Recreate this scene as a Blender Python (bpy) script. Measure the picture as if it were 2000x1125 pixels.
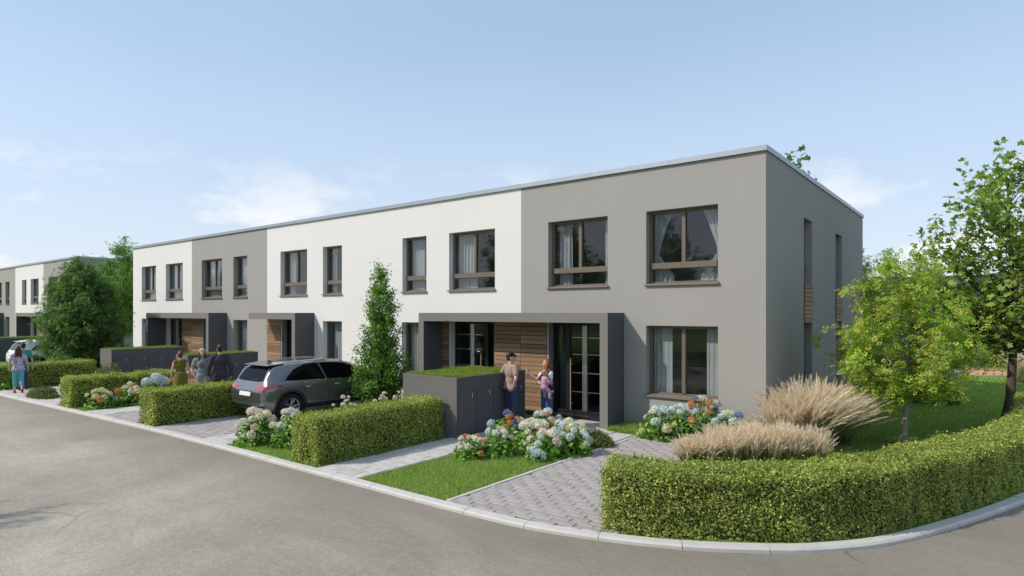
import bpy, bmesh, math, random
import numpy as np
from mathutils import Vector, Matrix
from mathutils.bvhtree import BVHTree

for _o in list(bpy.data.objects):
    bpy.data.objects.remove(_o)
SC = bpy.context.scene
COL = SC.collection
R = math.radians
random.seed(7)
RNG = np.random.default_rng(11)

# ------------------------------------------------------------------ camera
cam_d = bpy.data.cameras.new("camera")
cam = bpy.data.objects.new("camera", cam_d)
COL.objects.link(cam)
cam.location = (3.81, -13.44, 2.75)
cam.rotation_euler = (R(90), 0, math.atan2(.6177, .7864))
cam_d.sensor_width = 36
cam_d.lens = 1208 / 2000 * 36
cam_d.shift_y = (611 - 562.5) / 2000
cam_d.clip_start = .1
cam_d.clip_end = 4000
SC.camera = cam

# ------------------------------------------------------------------ sun direction (travel of light) and sky
SUN_TRAVEL = Vector((.74, .886, -1.0)).normalized()
SUN_EL = math.asin(-SUN_TRAVEL.z)
TO_SUN = -SUN_TRAVEL
world = bpy.data.worlds.new("World")
SC.world = world
world.use_nodes = True
wt = world.node_tree
wt.nodes.clear()
def wn(t, **k):
    n = wt.nodes.new(t)
    for a, b in k.items():
        setattr(n, a, b)
    return n
def wmath(op, a, b=None, clamp=False):
    n = wn('ShaderNodeMath', operation=op); n.use_clamp = clamp
    for i, v in enumerate((a, b)):
        if v is None: continue
        if isinstance(v, (int, float)): n.inputs[i].default_value = v
        else: wt.links.new(v, n.inputs[i])
    return n.outputs[0]
wout = wn('ShaderNodeOutputWorld')
wbg = wn('ShaderNodeBackground')
wbg.inputs['Strength'].default_value = .15
sky = wn('ShaderNodeTexSky', sky_type='NISHITA')
sky.sun_disc = False
sky.sun_elevation = SUN_EL
sky.sun_rotation = math.atan2(TO_SUN.x, TO_SUN.y)
sky.altitude = 100
sky.air_density = 1.0
sky.dust_density = 1.2
sky.ozone_density = 1.4
# thin high veil and low cumulus, the same all round the sky
tc = wn('ShaderNodeTexCoord')
sep = wn('ShaderNodeSeparateXYZ')
wt.links.new(tc.outputs['Generated'], sep.inputs[0])
el = sep.outputs['Z']
mp = wn('ShaderNodeMapping')
mp.inputs['Scale'].default_value = (1, 1, 2.3)
mp.inputs['Location'].default_value = (3.1, 1.7, .4)
mp.inputs['Rotation'].default_value = (0, 0, R(13))
wt.links.new(tc.outputs['Generated'], mp.inputs['Vector'])
nz = wn('ShaderNodeTexNoise')
nz.inputs['Scale'].default_value = 5.2
nz.inputs['Detail'].default_value = 9
nz.inputs['Roughness'].default_value = .58
wt.links.new(mp.outputs[0], nz.inputs['Vector'])
band_lo = wmath('MULTIPLY', el, 22.0, True)
band_hi = wmath('SUBTRACT', 1.0, wmath('MULTIPLY', wmath('SUBTRACT', el, .12), 8.0, True), True)
puff = wmath('MULTIPLY', wmath('SUBTRACT', nz.outputs['Fac'], .525), 9.0, True)
puff = wmath('MULTIPLY', puff, wmath('MULTIPLY', band_lo, band_hi))
nz2 = wn('ShaderNodeTexNoise')
nz2.inputs['Scale'].default_value = 1.6
nz2.inputs['Detail'].default_value = 6
nz2.inputs['Distortion'].default_value = .6
wt.links.new(mp.outputs[0], nz2.inputs['Vector'])
veil = wmath('MULTIPLY_ADD', nz2.outputs['Fac'], .20)
veil.node.inputs[2].default_value = .40
veil = wmath('ADD', veil, wmath('MULTIPLY', wmath('SUBTRACT', 1.0, wmath('MULTIPLY', el, 2.4, True)), .31), True)
m1 = wn('ShaderNodeMix', data_type='RGBA')
wt.links.new(veil, m1.inputs['Factor'])
wt.links.new(sky.outputs[0], m1.inputs['A'])
mh = wn('ShaderNodeMix', data_type='RGBA')
wt.links.new(wmath('MULTIPLY', el, 2.6, True), mh.inputs['Factor'])
mh.inputs['A'].default_value = (5.3, 5.7, 6.5, 1)
mh.inputs['B'].default_value = (4.1, 5.5, 7.1, 1)
wt.links.new(mh.outputs['Result'], m1.inputs['B'])
m2 = wn('ShaderNodeMix', data_type='RGBA')
wt.links.new(wmath('MULTIPLY', puff, .95), m2.inputs['Factor'])
wt.links.new(m1.outputs['Result'], m2.inputs['A'])
m2.inputs['B'].default_value = (6.7, 6.75, 6.85, 1)
wt.links.new(m2.outputs['Result'], wbg.inputs['Color'])
wt.links.new(wbg.outputs[0], wout.inputs[0])

sun_d = bpy.data.lights.new("sun", 'SUN')
sun_d.energy = 3.85
sun_d.angle = R(.53)
sun_d.color = (1, .92, .82)
sun = bpy.data.objects.new("sun", sun_d)
COL.objects.link(sun)
sun.rotation_euler = SUN_TRAVEL.to_track_quat('-Z', 'Y').to_euler()
sun.location = (-20, -25, 30)

SC.view_settings.view_transform = 'Standard'
SC.view_settings.look = 'None'
SC.view_settings.exposure = 0.0
SC.view_settings.gamma = 1
SC.view_settings.use_curve_mapping = False
SC.render.engine = 'CYCLES'
SC.cycles.max_bounces = 8
SC.cycles.transparent_max_bounces = 12
SC.cycles.use_denoising = True

# ------------------------------------------------------------------ object helpers
def tag(o, label=None, cat=None, group=None, kind=None):
    if label: o['label'] = label
    if cat: o['category'] = cat
    if group: o['group'] = group
    if kind: o['kind'] = kind
    return o

def link(o, parent=None):
    COL.objects.link(o)
    if parent: o.parent = parent
    return o

def thing(name, label, cat, loc=(0, 0, 0), rz=0, group=None):
    o = bpy.data.objects.new(name, None)
    o.empty_display_size = .2
    link(o)
    o.location = loc
    o.rotation_euler = (0, 0, rz)
    return tag(o, label, cat, group)

def mesh_obj(name, me, parent=None, loc=None):
    o = bpy.data.objects.new(name, me)
    link(o, parent)
    if loc is not None: o.location = loc
    return o

def fast_mesh(name, V, faces, mats, smooth=False, mat_idx=None):
    """V (n,3) array; faces (m,k) array of equal-size polygons."""
    me = bpy.data.meshes.new(name)
    V = np.asarray(V, dtype=np.float32); faces = np.asarray(faces, dtype=np.int32)
    m, k = faces.shape
    me.vertices.add(len(V)); me.vertices.foreach_set('co', V.ravel())
    me.loops.add(m * k); me.loops.foreach_set('vertex_index', faces.ravel())
    me.polygons.add(m)
    me.polygons.foreach_set('loop_start', np.arange(0, m * k, k, dtype=np.int32))
    if smooth: me.polygons.foreach_set('use_smooth', np.ones(m, dtype=bool))
    if mat_idx is not None: me.polygons.foreach_set('material_index', np.asarray(mat_idx, dtype=np.int32))
    for mt in (mats if isinstance(mats, (list, tuple)) else [mats]): me.materials.append(mt)
    me.update(calc_edges=True)
    me.validate()
    return me

class MB:
    """collects shapes, builds one mesh"""
    def __init__(self): self.v = []; self.f = []; self.mi = []; self.m = 0
    def mat(self, i): self.m = i; return self
    def add(self, vs, fs):
        b = len(self.v); self.v += [tuple(p) for p in vs]
        for q in fs: self.f.append(tuple(b + i for i in q)); self.mi.append(self.m)
        return self
    def quad(self, a, b, c, d): return self.add([a, b, c, d], [(0, 1, 2, 3)])
    def box(self, x0, x1, y0, y1, z0, z1):
        vs = [(x, y, z) for z in (z0, z1) for y in (y0, y1) for x in (x0, x1)]
        return self.add(vs, [(0, 2, 3, 1), (4, 5, 7, 6), (0, 1, 5, 4), (2, 6, 7, 3), (0, 4, 6, 2), (1, 3, 7, 5)])
    def bevbox(self, x0, x1, y0, y1, z0, z1, b):
        """box whose top edges are chamfered"""
        vs = [(x0, y0, z0), (x1, y0, z0), (x1, y1, z0), (x0, y1, z0),
              (x0, y0, z1 - b), (x1, y0, z1 - b), (x1, y1, z1 - b), (x0, y1, z1 - b),
              (x0 + b, y0 + b, z1), (x1 - b, y0 + b, z1), (x1 - b, y1 - b, z1), (x0 + b, y1 - b, z1)]
        fs = [(0, 3, 2, 1), (8, 9, 10, 11)]
        for a in (0, 4):
            for i in range(4):
                j = (i + 1) % 4
                fs.append((a + i, a + j, a + 4 + j, a + 4 + i))
        return self.add(vs, fs)
    def tube(self, pts, rad, n=8, cap=True):
        pts = [Vector(p) for p in pts]
        if not hasattr(rad, '__len__'): rad = [rad] * len(pts)
        b = len(self.v)
        prev = None
        for i, p in enumerate(pts):
            t = (pts[min(i + 1, len(pts) - 1)] - pts[max(i - 1, 0)]).normalized()
            if prev is None:
                a = t.orthogonal().normalized()
            else:
                a = (prev - t * prev.dot(t))
                a = a.normalized() if a.length > 1e-6 else t.orthogonal().normalized()
            prev = a
            c = t.cross(a)
            for k in range(n):
                th = 2 * math.pi * k / n
                q = p + (a * math.cos(th) + c * math.sin(th)) * rad[i]
                self.v.append(tuple(q))
        for i in range(len(pts) - 1):
            for k in range(n):
                k2 = (k + 1) % n
                self.f.append((b + i * n + k, b + i * n + k2, b + (i + 1) * n + k2, b + (i + 1) * n + k)); self.mi.append(self.m)
        if cap:
            self.f.append(tuple(b + k for k in reversed(range(n)))); self.mi.append(self.m)
            self.f.append(tuple(b + (len(pts) - 1) * n + k for k in range(n))); self.mi.append(self.m)
        return self
    def lathe(self, prof, n=16, axis='Z', c=(0, 0, 0)):
        b = len(self.v)
        for r, h in prof:
            for k in range(n):
                th = 2 * math.pi * k / n
                x, y = r * math.cos(th), r * math.sin(th)
                p = (x, y, h) if axis == 'Z' else ((h, x, y) if axis == 'X' else (x, h, y))
                self.v.append((p[0] + c[0], p[1] + c[1], p[2] + c[2]))
        for i in range(len(prof) - 1):
            for k in range(n):
                k2 = (k + 1) % n
                self.f.append((b + i * n + k, b + i * n + k2, b + (i + 1) * n + k2, b + (i + 1) * n + k)); self.mi.append(self.m)
        return self
    def mesh(self, name, mats, smooth=False):
        me = bpy.data.meshes.new(name)
        me.from_pydata(self.v, [], self.f)
        for mt in (mats if isinstance(mats, (list, tuple)) else [mats]): me.materials.append(mt)
        me.polygons.foreach_set('material_index', self.mi)
        if smooth: me.polygons.foreach_set('use_smooth', [True] * len(self.f))
        me.update()
        return me
    def build(self, name, mats, parent=None, smooth=False, loc=None, bevel=0):
        o = mesh_obj(name, self.mesh(name, mats, smooth), parent, loc)
        if bevel:
            md = o.modifiers.new('bevel', 'BEVEL'); md.width = bevel; md.segments = 1; md.limit_method = 'ANGLE'
        return o

# ------------------------------------------------------------------ materials
def new_mat(name):
    m = bpy.data.materials.new(name)
    m.use_nodes = True
    nt = m.node_tree
    nt.nodes.clear()
    out = nt.nodes.new('ShaderNodeOutputMaterial')
    return m, nt, out
def nd(nt, t, **k):
    n = nt.nodes.new(t)
    for a, b in k.items(): setattr(n, a, b)
    return n
def c4(c): return (c[0], c[1], c[2], 1)
def mixc(nt, fac, a, b, blend='MIX'):
    n = nd(nt, 'ShaderNodeMix', data_type='RGBA', blend_type=blend)
    for k, v in (('Factor', fac), ('A', a), ('B', b)):
        if isinstance(v, (int, float)): n.inputs[k].default_value = v
        elif isinstance(v, (tuple, list)): n.inputs[k].default_value = c4(v)
        else: nt.links.new(v, n.inputs[k])
    return n.outputs['Result']
def ramp(nt, fac, stops):
    n = nd(nt, 'ShaderNodeValToRGB')
    e = n.color_ramp.elements
    while len(e) < len(stops): e.new(.5)
    for i, (p, c) in enumerate(stops):
        e[i].position = p; e[i].color = c4(c) if hasattr(c, '__len__') else (c, c, c, 1)
    nt.links.new(fac, n.inputs[0])
    return n.outputs[0]
def noise(nt, scale, detail=4, rough=.55, coord='Object', stretch=None, dist=0):
    t = nd(nt, 'ShaderNodeTexCoord')
    src = t.outputs[coord]
    if coord == 'World':
        pass
    if stretch:
        mpn = nd(nt, 'ShaderNodeMapping'); mpn.inputs['Scale'].default_value = stretch
        nt.links.new(src, mpn.inputs[0]); src = mpn.outputs[0]
    n = nd(nt, 'ShaderNodeTexNoise')
    n.inputs['Scale'].default_value = scale; n.inputs['Detail'].default_value = detail
    n.inputs['Roughness'].default_value = rough; n.inputs['Distortion'].default_value = dist
    nt.links.new(src, n.inputs['Vector'])
    return n.outputs['Fac']
def bump(nt, h, strength=.3, dist=.01, normal=None):
    n = nd(nt, 'ShaderNodeBump')
    n.inputs['Strength'].default_value = strength; n.inputs['Distance'].default_value = dist
    nt.links.new(h, n.inputs['Height'])
    if normal: nt.links.new(normal, n.inputs['Normal'])
    return n.outputs[0]
def principled(nt, out, color, rough=.6, metallic=0, spec=.5, normal=None, coat=0):
    p = nd(nt, 'ShaderNodeBsdfPrincipled')
    for k, v in (('Base Color', color), ('Roughness', rough)):
        if isinstance(v, (int, float)): p.inputs[k].default_value = v
        elif isinstance(v, (tuple, list)): p.inputs[k].default_value = c4(v)
        else: nt.links.new(v, p.inputs[k])
    p.inputs['Metallic'].default_value = metallic
    p.inputs['Specular IOR Level'].default_value = spec
    if coat:
        p.inputs['Coat Weight'].default_value = coat; p.inputs['Coat Roughness'].default_value = .04
    if normal: nt.links.new(normal, p.inputs['Normal'])
    nt.links.new(p.outputs[0], out.inputs[0])
    return p
def vary(c, k): return tuple(min(1, x * k) for x in c)

def m_plain(name, c, rough=.6, metallic=0, spec=.5, var=.06, vscale=6, coat=0, bmp=0, bscale=60):
    m, nt, out = new_mat(name)
    f = noise(nt, vscale, 4)
    col = mixc(nt, f, vary(c, 1 - var), vary(c, 1 + var))
    nrm = bump(nt, noise(nt, bscale, 3), bmp, .004) if bmp else None
    principled(nt, out, col, rough, metallic, spec, nrm, coat)
    return m
def m_stucco(name, c):
    m, nt, out = new_mat(name)
    f1 = noise(nt, .45, 5, .6)
    col = mixc(nt, f1, vary(c, .955), vary(c, 1.045))
    f2 = noise(nt, 3.0, 6, .65, stretch=(1.6, 1.6, .18))      # faint rain streaks
    col = mixc(nt, ramp(nt, f2, [(.52, 0.0), (.8, .16)]), col, vary(c, .8))
    fine = noise(nt, 130, 3, .7)
    mid = noise(nt, 9, 3, .5)
    nrm = bump(nt, fine, .28, .004)
    nrm = bump(nt, mid, .10, .02, nrm)
    principled(nt, out, col, .92, 0, .25, nrm)
    return m
def m_wood(name, a, b):
    m, nt, out = new_mat(name)
    oi = nd(nt, 'ShaderNodeObjectInfo')
    g = noise(nt, 7, 6, .65, stretch=(.35, 6, 9), dist=.7)
    g2 = noise(nt, 60, 3, .6, stretch=(.06, 3, 3))
    col = mixc(nt, g, a, b)
    col = mixc(nt, ramp(nt, g2, [(.4, 0.0), (.75, .5)]), col, vary(a, .55))
    tone = ramp(nt, oi.outputs['Random'], [(0, .68), (.5, 1.0), (1, 1.3)])
    col = mixc(nt, 1.0, col, tone, 'MULTIPLY')
    principled(nt, out, col, .55, 0, .35, bump(nt, g2, .25, .003))
    return m
def m_glass(name, tint=(.75, .8, .8), f0=.09, refl=1.0):
    m, nt, out = new_mat(name)
    lw = nd(nt, 'ShaderNodeLayerWeight')
    pw_ = nd(nt, 'ShaderNodeMath', operation='POWER'); nt.links.new(lw.outputs['Facing'], pw_.inputs[0]); pw_.inputs[1].default_value = 4.0
    mm = nd(nt, 'ShaderNodeMath', operation='MULTIPLY_ADD'); mm.use_clamp = True
    nt.links.new(pw_.outputs[0], mm.inputs[0]); mm.inputs[1].default_value = .9 * refl; mm.inputs[2].default_value = f0
    tr = nd(nt, 'ShaderNodeBsdfTransparent'); tr.inputs[0].default_value = c4(tint)
    gl = nd(nt, 'ShaderNodeBsdfGlossy'); gl.inputs['Roughness'].default_value = .008
    gl.inputs['Color'].default_value = (.95, .97, 1, 1)
    w = noise(nt, 1.1, 2, .5)
    nt.links.new(bump(nt, w, .08, .02), gl.inputs['Normal'])
    mx = nd(nt, 'ShaderNodeMixShader')
    nt.links.new(mm.outputs[0], mx.inputs[0]); nt.links.new(tr.outputs[0], mx.inputs[1]); nt.links.new(gl.outputs[0], mx.inputs[2])
    nt.links.new(mx.outputs[0], out.inputs[0])
    return m
def m_curtain(name, c):
    m, nt, out = new_mat(name)
    d = nd(nt, 'ShaderNodeBsdfDiffuse'); t = nd(nt, 'ShaderNodeBsdfTranslucent'); tr = nd(nt, 'ShaderNodeBsdfTransparent')
    col = mixc(nt, noise(nt, 40, 2, .5, stretch=(1, 1, .03)), vary(c, .85), c)
    nt.links.new(col, d.inputs[0]); nt.links.new(col, t.inputs[0])
    a = nd(nt, 'ShaderNodeMixShader'); a.inputs[0].default_value = .4
    nt.links.new(d.outputs[0], a.inputs[1]); nt.links.new(t.outputs[0], a.inputs[2])
    b = nd(nt, 'ShaderNodeMixShader'); b.inputs[0].default_value = .18
    nt.links.new(a.outputs[0], b.inputs[1]); nt.links.new(tr.outputs[0], b.inputs[2])
    nt.links.new(b.outputs[0], out.inputs[0])
    return m
def m_leaf(name, stops, transl=.32, rough=.5, spec=.3, lowfreq=None, gain=1.0, tint=(1.25, 1.3, .6)):
    stops = [(p, vary(c, gain)) for p, c in stops]
    """stops: colour ramp over per-leaf random"""
    m, nt, out = new_mat(name)
    g = nd(nt, 'ShaderNodeNewGeometry')
    col = ramp(nt, g.outputs['Random Per Island'], stops)
    if lowfreq:
        f = noise(nt, lowfreq, 3, .5)
        col = mixc(nt, 1.0, col, ramp(nt, f, [(.3, .74), (.7, 1.22)]), 'MULTIPLY')
    p = nd(nt, 'ShaderNodeBsdfPrincipled')
    nt.links.new(col, p.inputs['Base Color'])
    p.inputs['Roughness'].default_value = rough; p.inputs['Specular IOR Level'].default_value = spec
    t = nd(nt, 'ShaderNodeBsdfTranslucent')
    tcol = mixc(nt, 1.0, col, tint, 'MULTIPLY')
    nt.links.new(tcol, t.inputs[0])
    mx = nd(nt, 'ShaderNodeMixShader'); mx.inputs[0].default_value = transl
    nt.links.new(p.outputs[0], mx.inputs[1]); nt.links.new(t.outputs[0], mx.inputs[2])
    nt.links.new(mx.outputs[0], out.inputs[0])
    return m
def m_asphalt():
    m, nt, out = new_mat('asphalt')
    big = noise(nt, .22, 5, .6, dist=.8)
    mid = noise(nt, 1.3, 6, .65, stretch=(.5, 1, 1))
    fine = noise(nt, 55, 3, .75)
    spk = noise(nt, 160, 2, .8)
    mot = noise(nt, 13, 5, .75)
    col = mixc(nt, ramp(nt, big, [(.3, 0.0), (.7, 1.0)]), (.262, .230, .180), (.44, .396, .325))
    col = mixc(nt, ramp(nt, mid, [(.35, .35), (.62, 0.0)]), col, (.21, .195, .172))
    col = mixc(nt, 1.0, col, ramp(nt, fine, [(.3, .70), (.7, 1.28)]), 'MULTIPLY')
    col = mixc(nt, 1.0, col, ramp(nt, mot, [(.3, .84), (.7, 1.14)]), 'MULTIPLY')
    col = mixc(nt, ramp(nt, spk, [(.62, 0.0), (.72, .4)]), col, (.42, .40, .36))
    # damp, dirty strip along the gutter
    t = nd(nt, 'ShaderNodeTexCoord'); s = nd(nt, 'ShaderNodeSeparateXYZ'); nt.links.new(t.outputs['Object'], s.inputs[0])
    edge = nd(nt, 'ShaderNodeMapRange'); edge.inputs['From Min'].default_value = -9.0; edge.inputs['From Max'].default_value = -7.2
    ww = nd(nt, 'ShaderNodeMath', operation='MULTIPLY_ADD'); nt.links.new(mid, ww.inputs[0]); ww.inputs[1].default_value = 1.2; nt.links.new(s.outputs['Y'], ww.inputs[2])
    sb = nd(nt, 'ShaderNodeMath', operation='SUBTRACT'); nt.links.new(ww.outputs[0], sb.inputs[0]); sb.inputs[1].default_value = .6
    nt.links.new(sb.outputs[0], edge.inputs['Value'])
    ef = nd(nt, 'ShaderNodeMath', operation='MULTIPLY'); nt.links.new(edge.outputs[0], ef.inputs[0]); ef.inputs[1].default_value = .55
    col = mixc(nt, ef.outputs[0], col, (.155, .140, .115))
    cr = nd(nt, 'ShaderNodeTexVoronoi', feature='DISTANCE_TO_EDGE'); cr.inputs['Scale'].default_value = .33
    wv = nd(nt, 'ShaderNodeMix', data_type='VECTOR'); 
    n3 = nd(nt, 'ShaderNodeTexNoise'); n3.inputs['Scale'].default_value = 1.5; n3.inputs['Detail'].default_value = 5
    nt.links.new(t.outputs['Object'], n3.inputs['Vector'])
    wv.inputs['Factor'].default_value = .22; nt.links.new(t.outputs['Object'], wv.inputs['A']); nt.links.new(n3.outputs['Color'], wv.inputs['B'])
    nt.links.new(wv.outputs['Result'], cr.inputs['Vector'])
    crk = ramp(nt, cr.outputs['Distance'], [(0, 1.0), (.006, 0.0)])
    gate = ramp(nt, noise(nt, .5, 3), [(.54, 0.0), (.64, .6)])
    col = mixc(nt, mixc(nt, 1.0, crk, gate, 'MULTIPLY'), col, (.06, .055, .048))
    nrm = bump(nt, fine, .5, .006)
    nrm = bump(nt, spk, .35, .004, nrm)
    principled(nt, out, col, .86, 0, .3, nrm)
    return m
def m_concrete(name, c, scale=3):
    m, nt, out = new_mat(name)
    a = noise(nt, scale, 6, .65); f = noise(nt, 90, 3, .7)
    col = mixc(nt, a, vary(c, .8), vary(c, 1.12))
    col = mixc(nt, 1.0, col, ramp(nt, f, [(.3, .86), (.7, 1.1)]), 'MULTIPLY')
    principled(nt, out, col, .9, 0, .25, bump(nt, f, .35, .004))
    return m
def m_paver(name, cols, island=False):
    m, nt, out = new_mat(name)
    if island: rnd = nd(nt, 'ShaderNodeNewGeometry').outputs['Random Per Island']
    else: rnd = nd(nt, 'ShaderNodeObjectInfo').outputs['Random']
    col = ramp(nt, rnd, [(i / (len(cols) - 1), c) for i, c in enumerate(cols)])
    f = noise(nt, 75, 4, .75); g = noise(nt, 5, 5, .6)
    col = mixc(nt, 1.0, col, ramp(nt, f, [(.3, .66), (.7, 1.28)]), 'MULTIPLY')
    col = mixc(nt, 1.0, col, ramp(nt, g, [(.3, .82), (.7, 1.12)]), 'MULTIPLY')
    principled(nt, out, col, .9, 0, .25, bump(nt, f, .5, .005))
    return m
def m_ground(name, cols, scale=2.5):
    m, nt, out = new_mat(name)
    a = noise(nt, scale, 6, .65); f = noise(nt, 45, 4, .7); b = noise(nt, .35, 4, .6)
    col = ramp(nt, a, [(.25, cols[0]), (.5, cols[1]), (.78, cols[2])])
    col = mixc(nt, 1.0, col, ramp(nt, f, [(.25, .6), (.75, 1.35)]), 'MULTIPLY')
    col = mixc(nt, 1.0, col, ramp(nt, b, [(.3, .85), (.7, 1.15)]), 'MULTIPLY')
    principled(nt, out, col, .95, 0, .15, bump(nt, f, .8, .03))
    return m

M = {}
M['white'] = m_stucco('white_stucco', (.69, .675, .655))
M['grey'] = m_stucco('grey_stucco', (.325, .311, .290))
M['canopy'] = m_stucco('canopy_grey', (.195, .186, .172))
M['shaded_grey'] = m_stucco('shaded_grey', (.098, .100, .106))  # canopy and bin grey with the shade of their sides put into the colour
M['binend_lit'] = m_stucco('bin_render_lit', (.145, .140, .133))  # bin grey with the sunlight on its street end put into the colour
M['coping'] = m_plain('zinc_coping', (.34, .37, .40), .42, .7, var=.1)
M['frame'] = m_plain('window_frame', (.155, .128, .098), .42, .2, var=.08)
M['sill'] = m_plain('sill_metal', (.23, .195, .16), .45, .3, var=.08)
M['glass'] = m_glass('window_glass', (.93, .95, .95), .035, .8)
M['doorglass'] = m_glass('door_glass', (.62, .66, .66), .04, .7)
M['curtain'] = m_curtain('curtain_cloth', (.72, .72, .74))
M['room'] = m_plain('room_wall', (.34, .31, .28), .9)
M['roomfloor'] = m_wood('room_floor', (.16, .10, .06), (.25, .17, .1))
M['wood'] = m_wood('cladding_wood', (.22, .125, .07), (.38, .245, .145))
M['woodback'] = m_plain('cladding_back', (.035, .022, .015), .9)
M['metal'] = m_plain('brushed_metal', (.55, .55, .55), .32, .9, var=.1)
M['copper'] = m_plain('handle_metal', (.62, .45, .34), .35, .6, var=.08)
M['doorframe'] = m_plain('door_frame', (.02, .02, .022), .4, .3)
M['palejamb'] = m_plain('pale_jamb', (.30, .31, .33), .5, .3)
M['roof'] = m_plain('flat_roof', (.2, .2, .2), .95)
M['asphalt'] = m_asphalt()
M['kerb'] = m_concrete('kerb_concrete', (.54, .525, .49), 4)
M['slab'] = m_concrete('porch_concrete', (.50, .48, .45), 2)
M['bed'] = m_concrete('paver_bed', (.235, .215, .195), 8)
M['paver'] = m_paver('drive_paver', [(.33, .298, .282), (.37, .335, .32), (.395, .36, .345), (.35, .32, .305)])
M['paver_i'] = m_paver('drive_paver_rest', [(.33, .298, .282), (.37, .335, .32), (.395, .36, .345), (.35, .32, .305)], True)
M['flag'] = m_paver('path_paver', [(.46, .43, .405), (.54, .505, .48), (.50, .475, .45)])
M['flag_i'] = m_paver('path_paver_rest', [(.46, .43, .405), (.54, .505, .48), (.50, .475, .45)], True)
M['lawn'] = m_ground('lawn_turf', [(.11, .17, .042), (.16, .24, .06), (.20, .28, .078)])
M['field'] = m_ground('far_field', [(.06, .09, .025), (.08, .12, .03), (.11, .14, .045)], .2)
M['blade'] = m_leaf('grass_blade', [(0, (.10, .16, .036)), (.5, (.16, .235, .06)), (1, (.24, .29, .09))], .4, .6, .2, gain=1.75)
M['sedum'] = m_leaf('roof_grass', [(0, (.08, .13, .02)), (.6, (.15, .21, .035)), (1, (.24, .27, .07))], .35, .6, .2, gain=1.5)
M['bark'] = m_plain('bark', (.10, .078, .06), .95, 0, .1, .4, 9, 0, .9, 25)
M['palebark'] = m_plain('pale_bark', (.36, .34, .31), .9, 0, .15, .25, 12, 0, .5, 25)
M['twig'] = m_plain('hedge_twigs', (.055, .065, .022), .95, 0, .1, .4, 14)
M['hedge'] = m_leaf('hedge_leaf', [(0, (.080, .103, .020)), (.5, (.136, .163, .034)), (.85, (.196, .222, .055)), (1, (.265, .278, .09))], .32, .5, .3, 1.3, gain=2.35)
M['hornbeam'] = m_leaf('hornbeam_leaf', [(0, (.03, .07, .012)), (.6, (.06, .125, .02)), (1, (.12, .20, .035))], .36, .45, .35, 1.4, gain=2.3)
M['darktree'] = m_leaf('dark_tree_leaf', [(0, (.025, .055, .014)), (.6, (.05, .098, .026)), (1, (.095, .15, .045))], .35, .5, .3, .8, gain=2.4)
M['yellowmaple'] = m_leaf('yellow_maple_leaf', [(0, (.09, .16, .022)), (.45, (.15, .24, .034)), (.80, (.22, .28, .04)), (.93, (.34, .29, .05)), (1, (.37, .17, .05))], .43, .5, .3, .9, gain=1.95)
M['maple'] = m_leaf('maple_leaf', [(0, (.05, .085, .016)), (.6, (.10, .15, .028)), (1, (.17, .22, .045))], .45, .45, .35, .6, gain=2.2)
M['hydleaf'] = m_leaf('hydrangea_leaf', [(0, (.035, .09, .012)), (.5, (.07, .155, .02)), (.9, (.13, .22, .03)), (1, (.24, .28, .05))], .3, .4, .4, gain=1.9)
M['mound'] = m_leaf('mound_leaf', [(0, (.05, .075, .02)), (.6, (.095, .125, .035)), (1, (.16, .18, .06))], .3, .6, .2, gain=1.4)
M['reed'] = m_leaf('reed_blade', [(0, (.07, .11, .03)), (.6, (.13, .17, .06)), (1, (.26, .25, .12))], .35, .6, .2, gain=1.3)
M['plume'] = m_leaf('reed_plume', [(0, (.50, .42, .315)), (.6, (.66, .58, .46)), (1, (.80, .74, .63))], .5, .8, .1, gain=1.3, tint=(1.1, 1.07, 1.02))
for nm, c in {'cream': (.84, .77, .60), 'palegreen': (.66, .76, .68), 'paleblue': (.54, .65, .70), 'blue': (.13, .20, .42), 'orange': (.66, .27, .11), 'yellow': (.72, .68, .32), 'pink': (.78, .60, .52)}.items():
    M['fl_' + nm] = m_leaf('petal_' + nm, [(0, vary(c, .72)), (.6, c), (1, vary(c, 1.25))], .25, .7, .15, tint=(1.1, 1.1, 1.05))
# ------------------------------------------------------------------ setting: ground, road, kerb, lawn, drives
def catmull(pts, n=8):
    P = [np.array(p, float) for p in pts]
    P = [2 * P[0] - P[1]] + P + [2 * P[-1] - P[-2]]
    out = []
    for i in range(1, len(P) - 2):
        for k in range(n):
            t = k / n
            a, b, c, d = P[i - 1], P[i], P[i + 1], P[i + 2]
            out.append(.5 * ((2 * b) + (c - a) * t + (2 * a - 5 * b + 4 * c - d) * t * t + (3 * b - a - 3 * c + d) * t ** 3))
    out.append(P[-2])
    return np.array(out)
def resample(P, step):
    d = np.r_[0, np.cumsum(np.linalg.norm(np.diff(P, axis=0), axis=1))]
    n = max(2, int(round(d[-1] / step)) + 1)
    s = np.linspace(0, d[-1], n)
    return np.stack([np.interp(s, d, P[:, k]) for k in range(P.shape[1])], 1)
def offset(P, d):
    T = np.gradient(P, axis=0)
    T /= np.linalg.norm(T, axis=1)[:, None]
    return P + d * np.stack([-T[:, 1], T[:, 0]], 1)

KERB = catmull([(-90, -9.6), (-60, -8.9), (-40, -8.25), (-30, -7.95), (-23.4, -7.74), (-18, -7.5), (-13, -7.26), (-10, -7.17), (-4.6, -7.13), (-2.4, -7.11), (-1.15, -7.05), (-.45, -6.92),
                (.05, -6.78), (.72, -6.53), (1.22, -6.27), (1.8, -5.88), (2.18, -5.55), (2.63, -5.02), (2.98, -4.43), (3.31, -3.72), (3.73, -2.72), (4.13, -1.62), (4.6, -.2), (4.95, 1.5), (5.12, 4), (5.18, 10), (5.2, 30), (5.2, 85)], 8)
KERB = resample(KERB, .25)
KIN = offset(KERB, .15)

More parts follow.
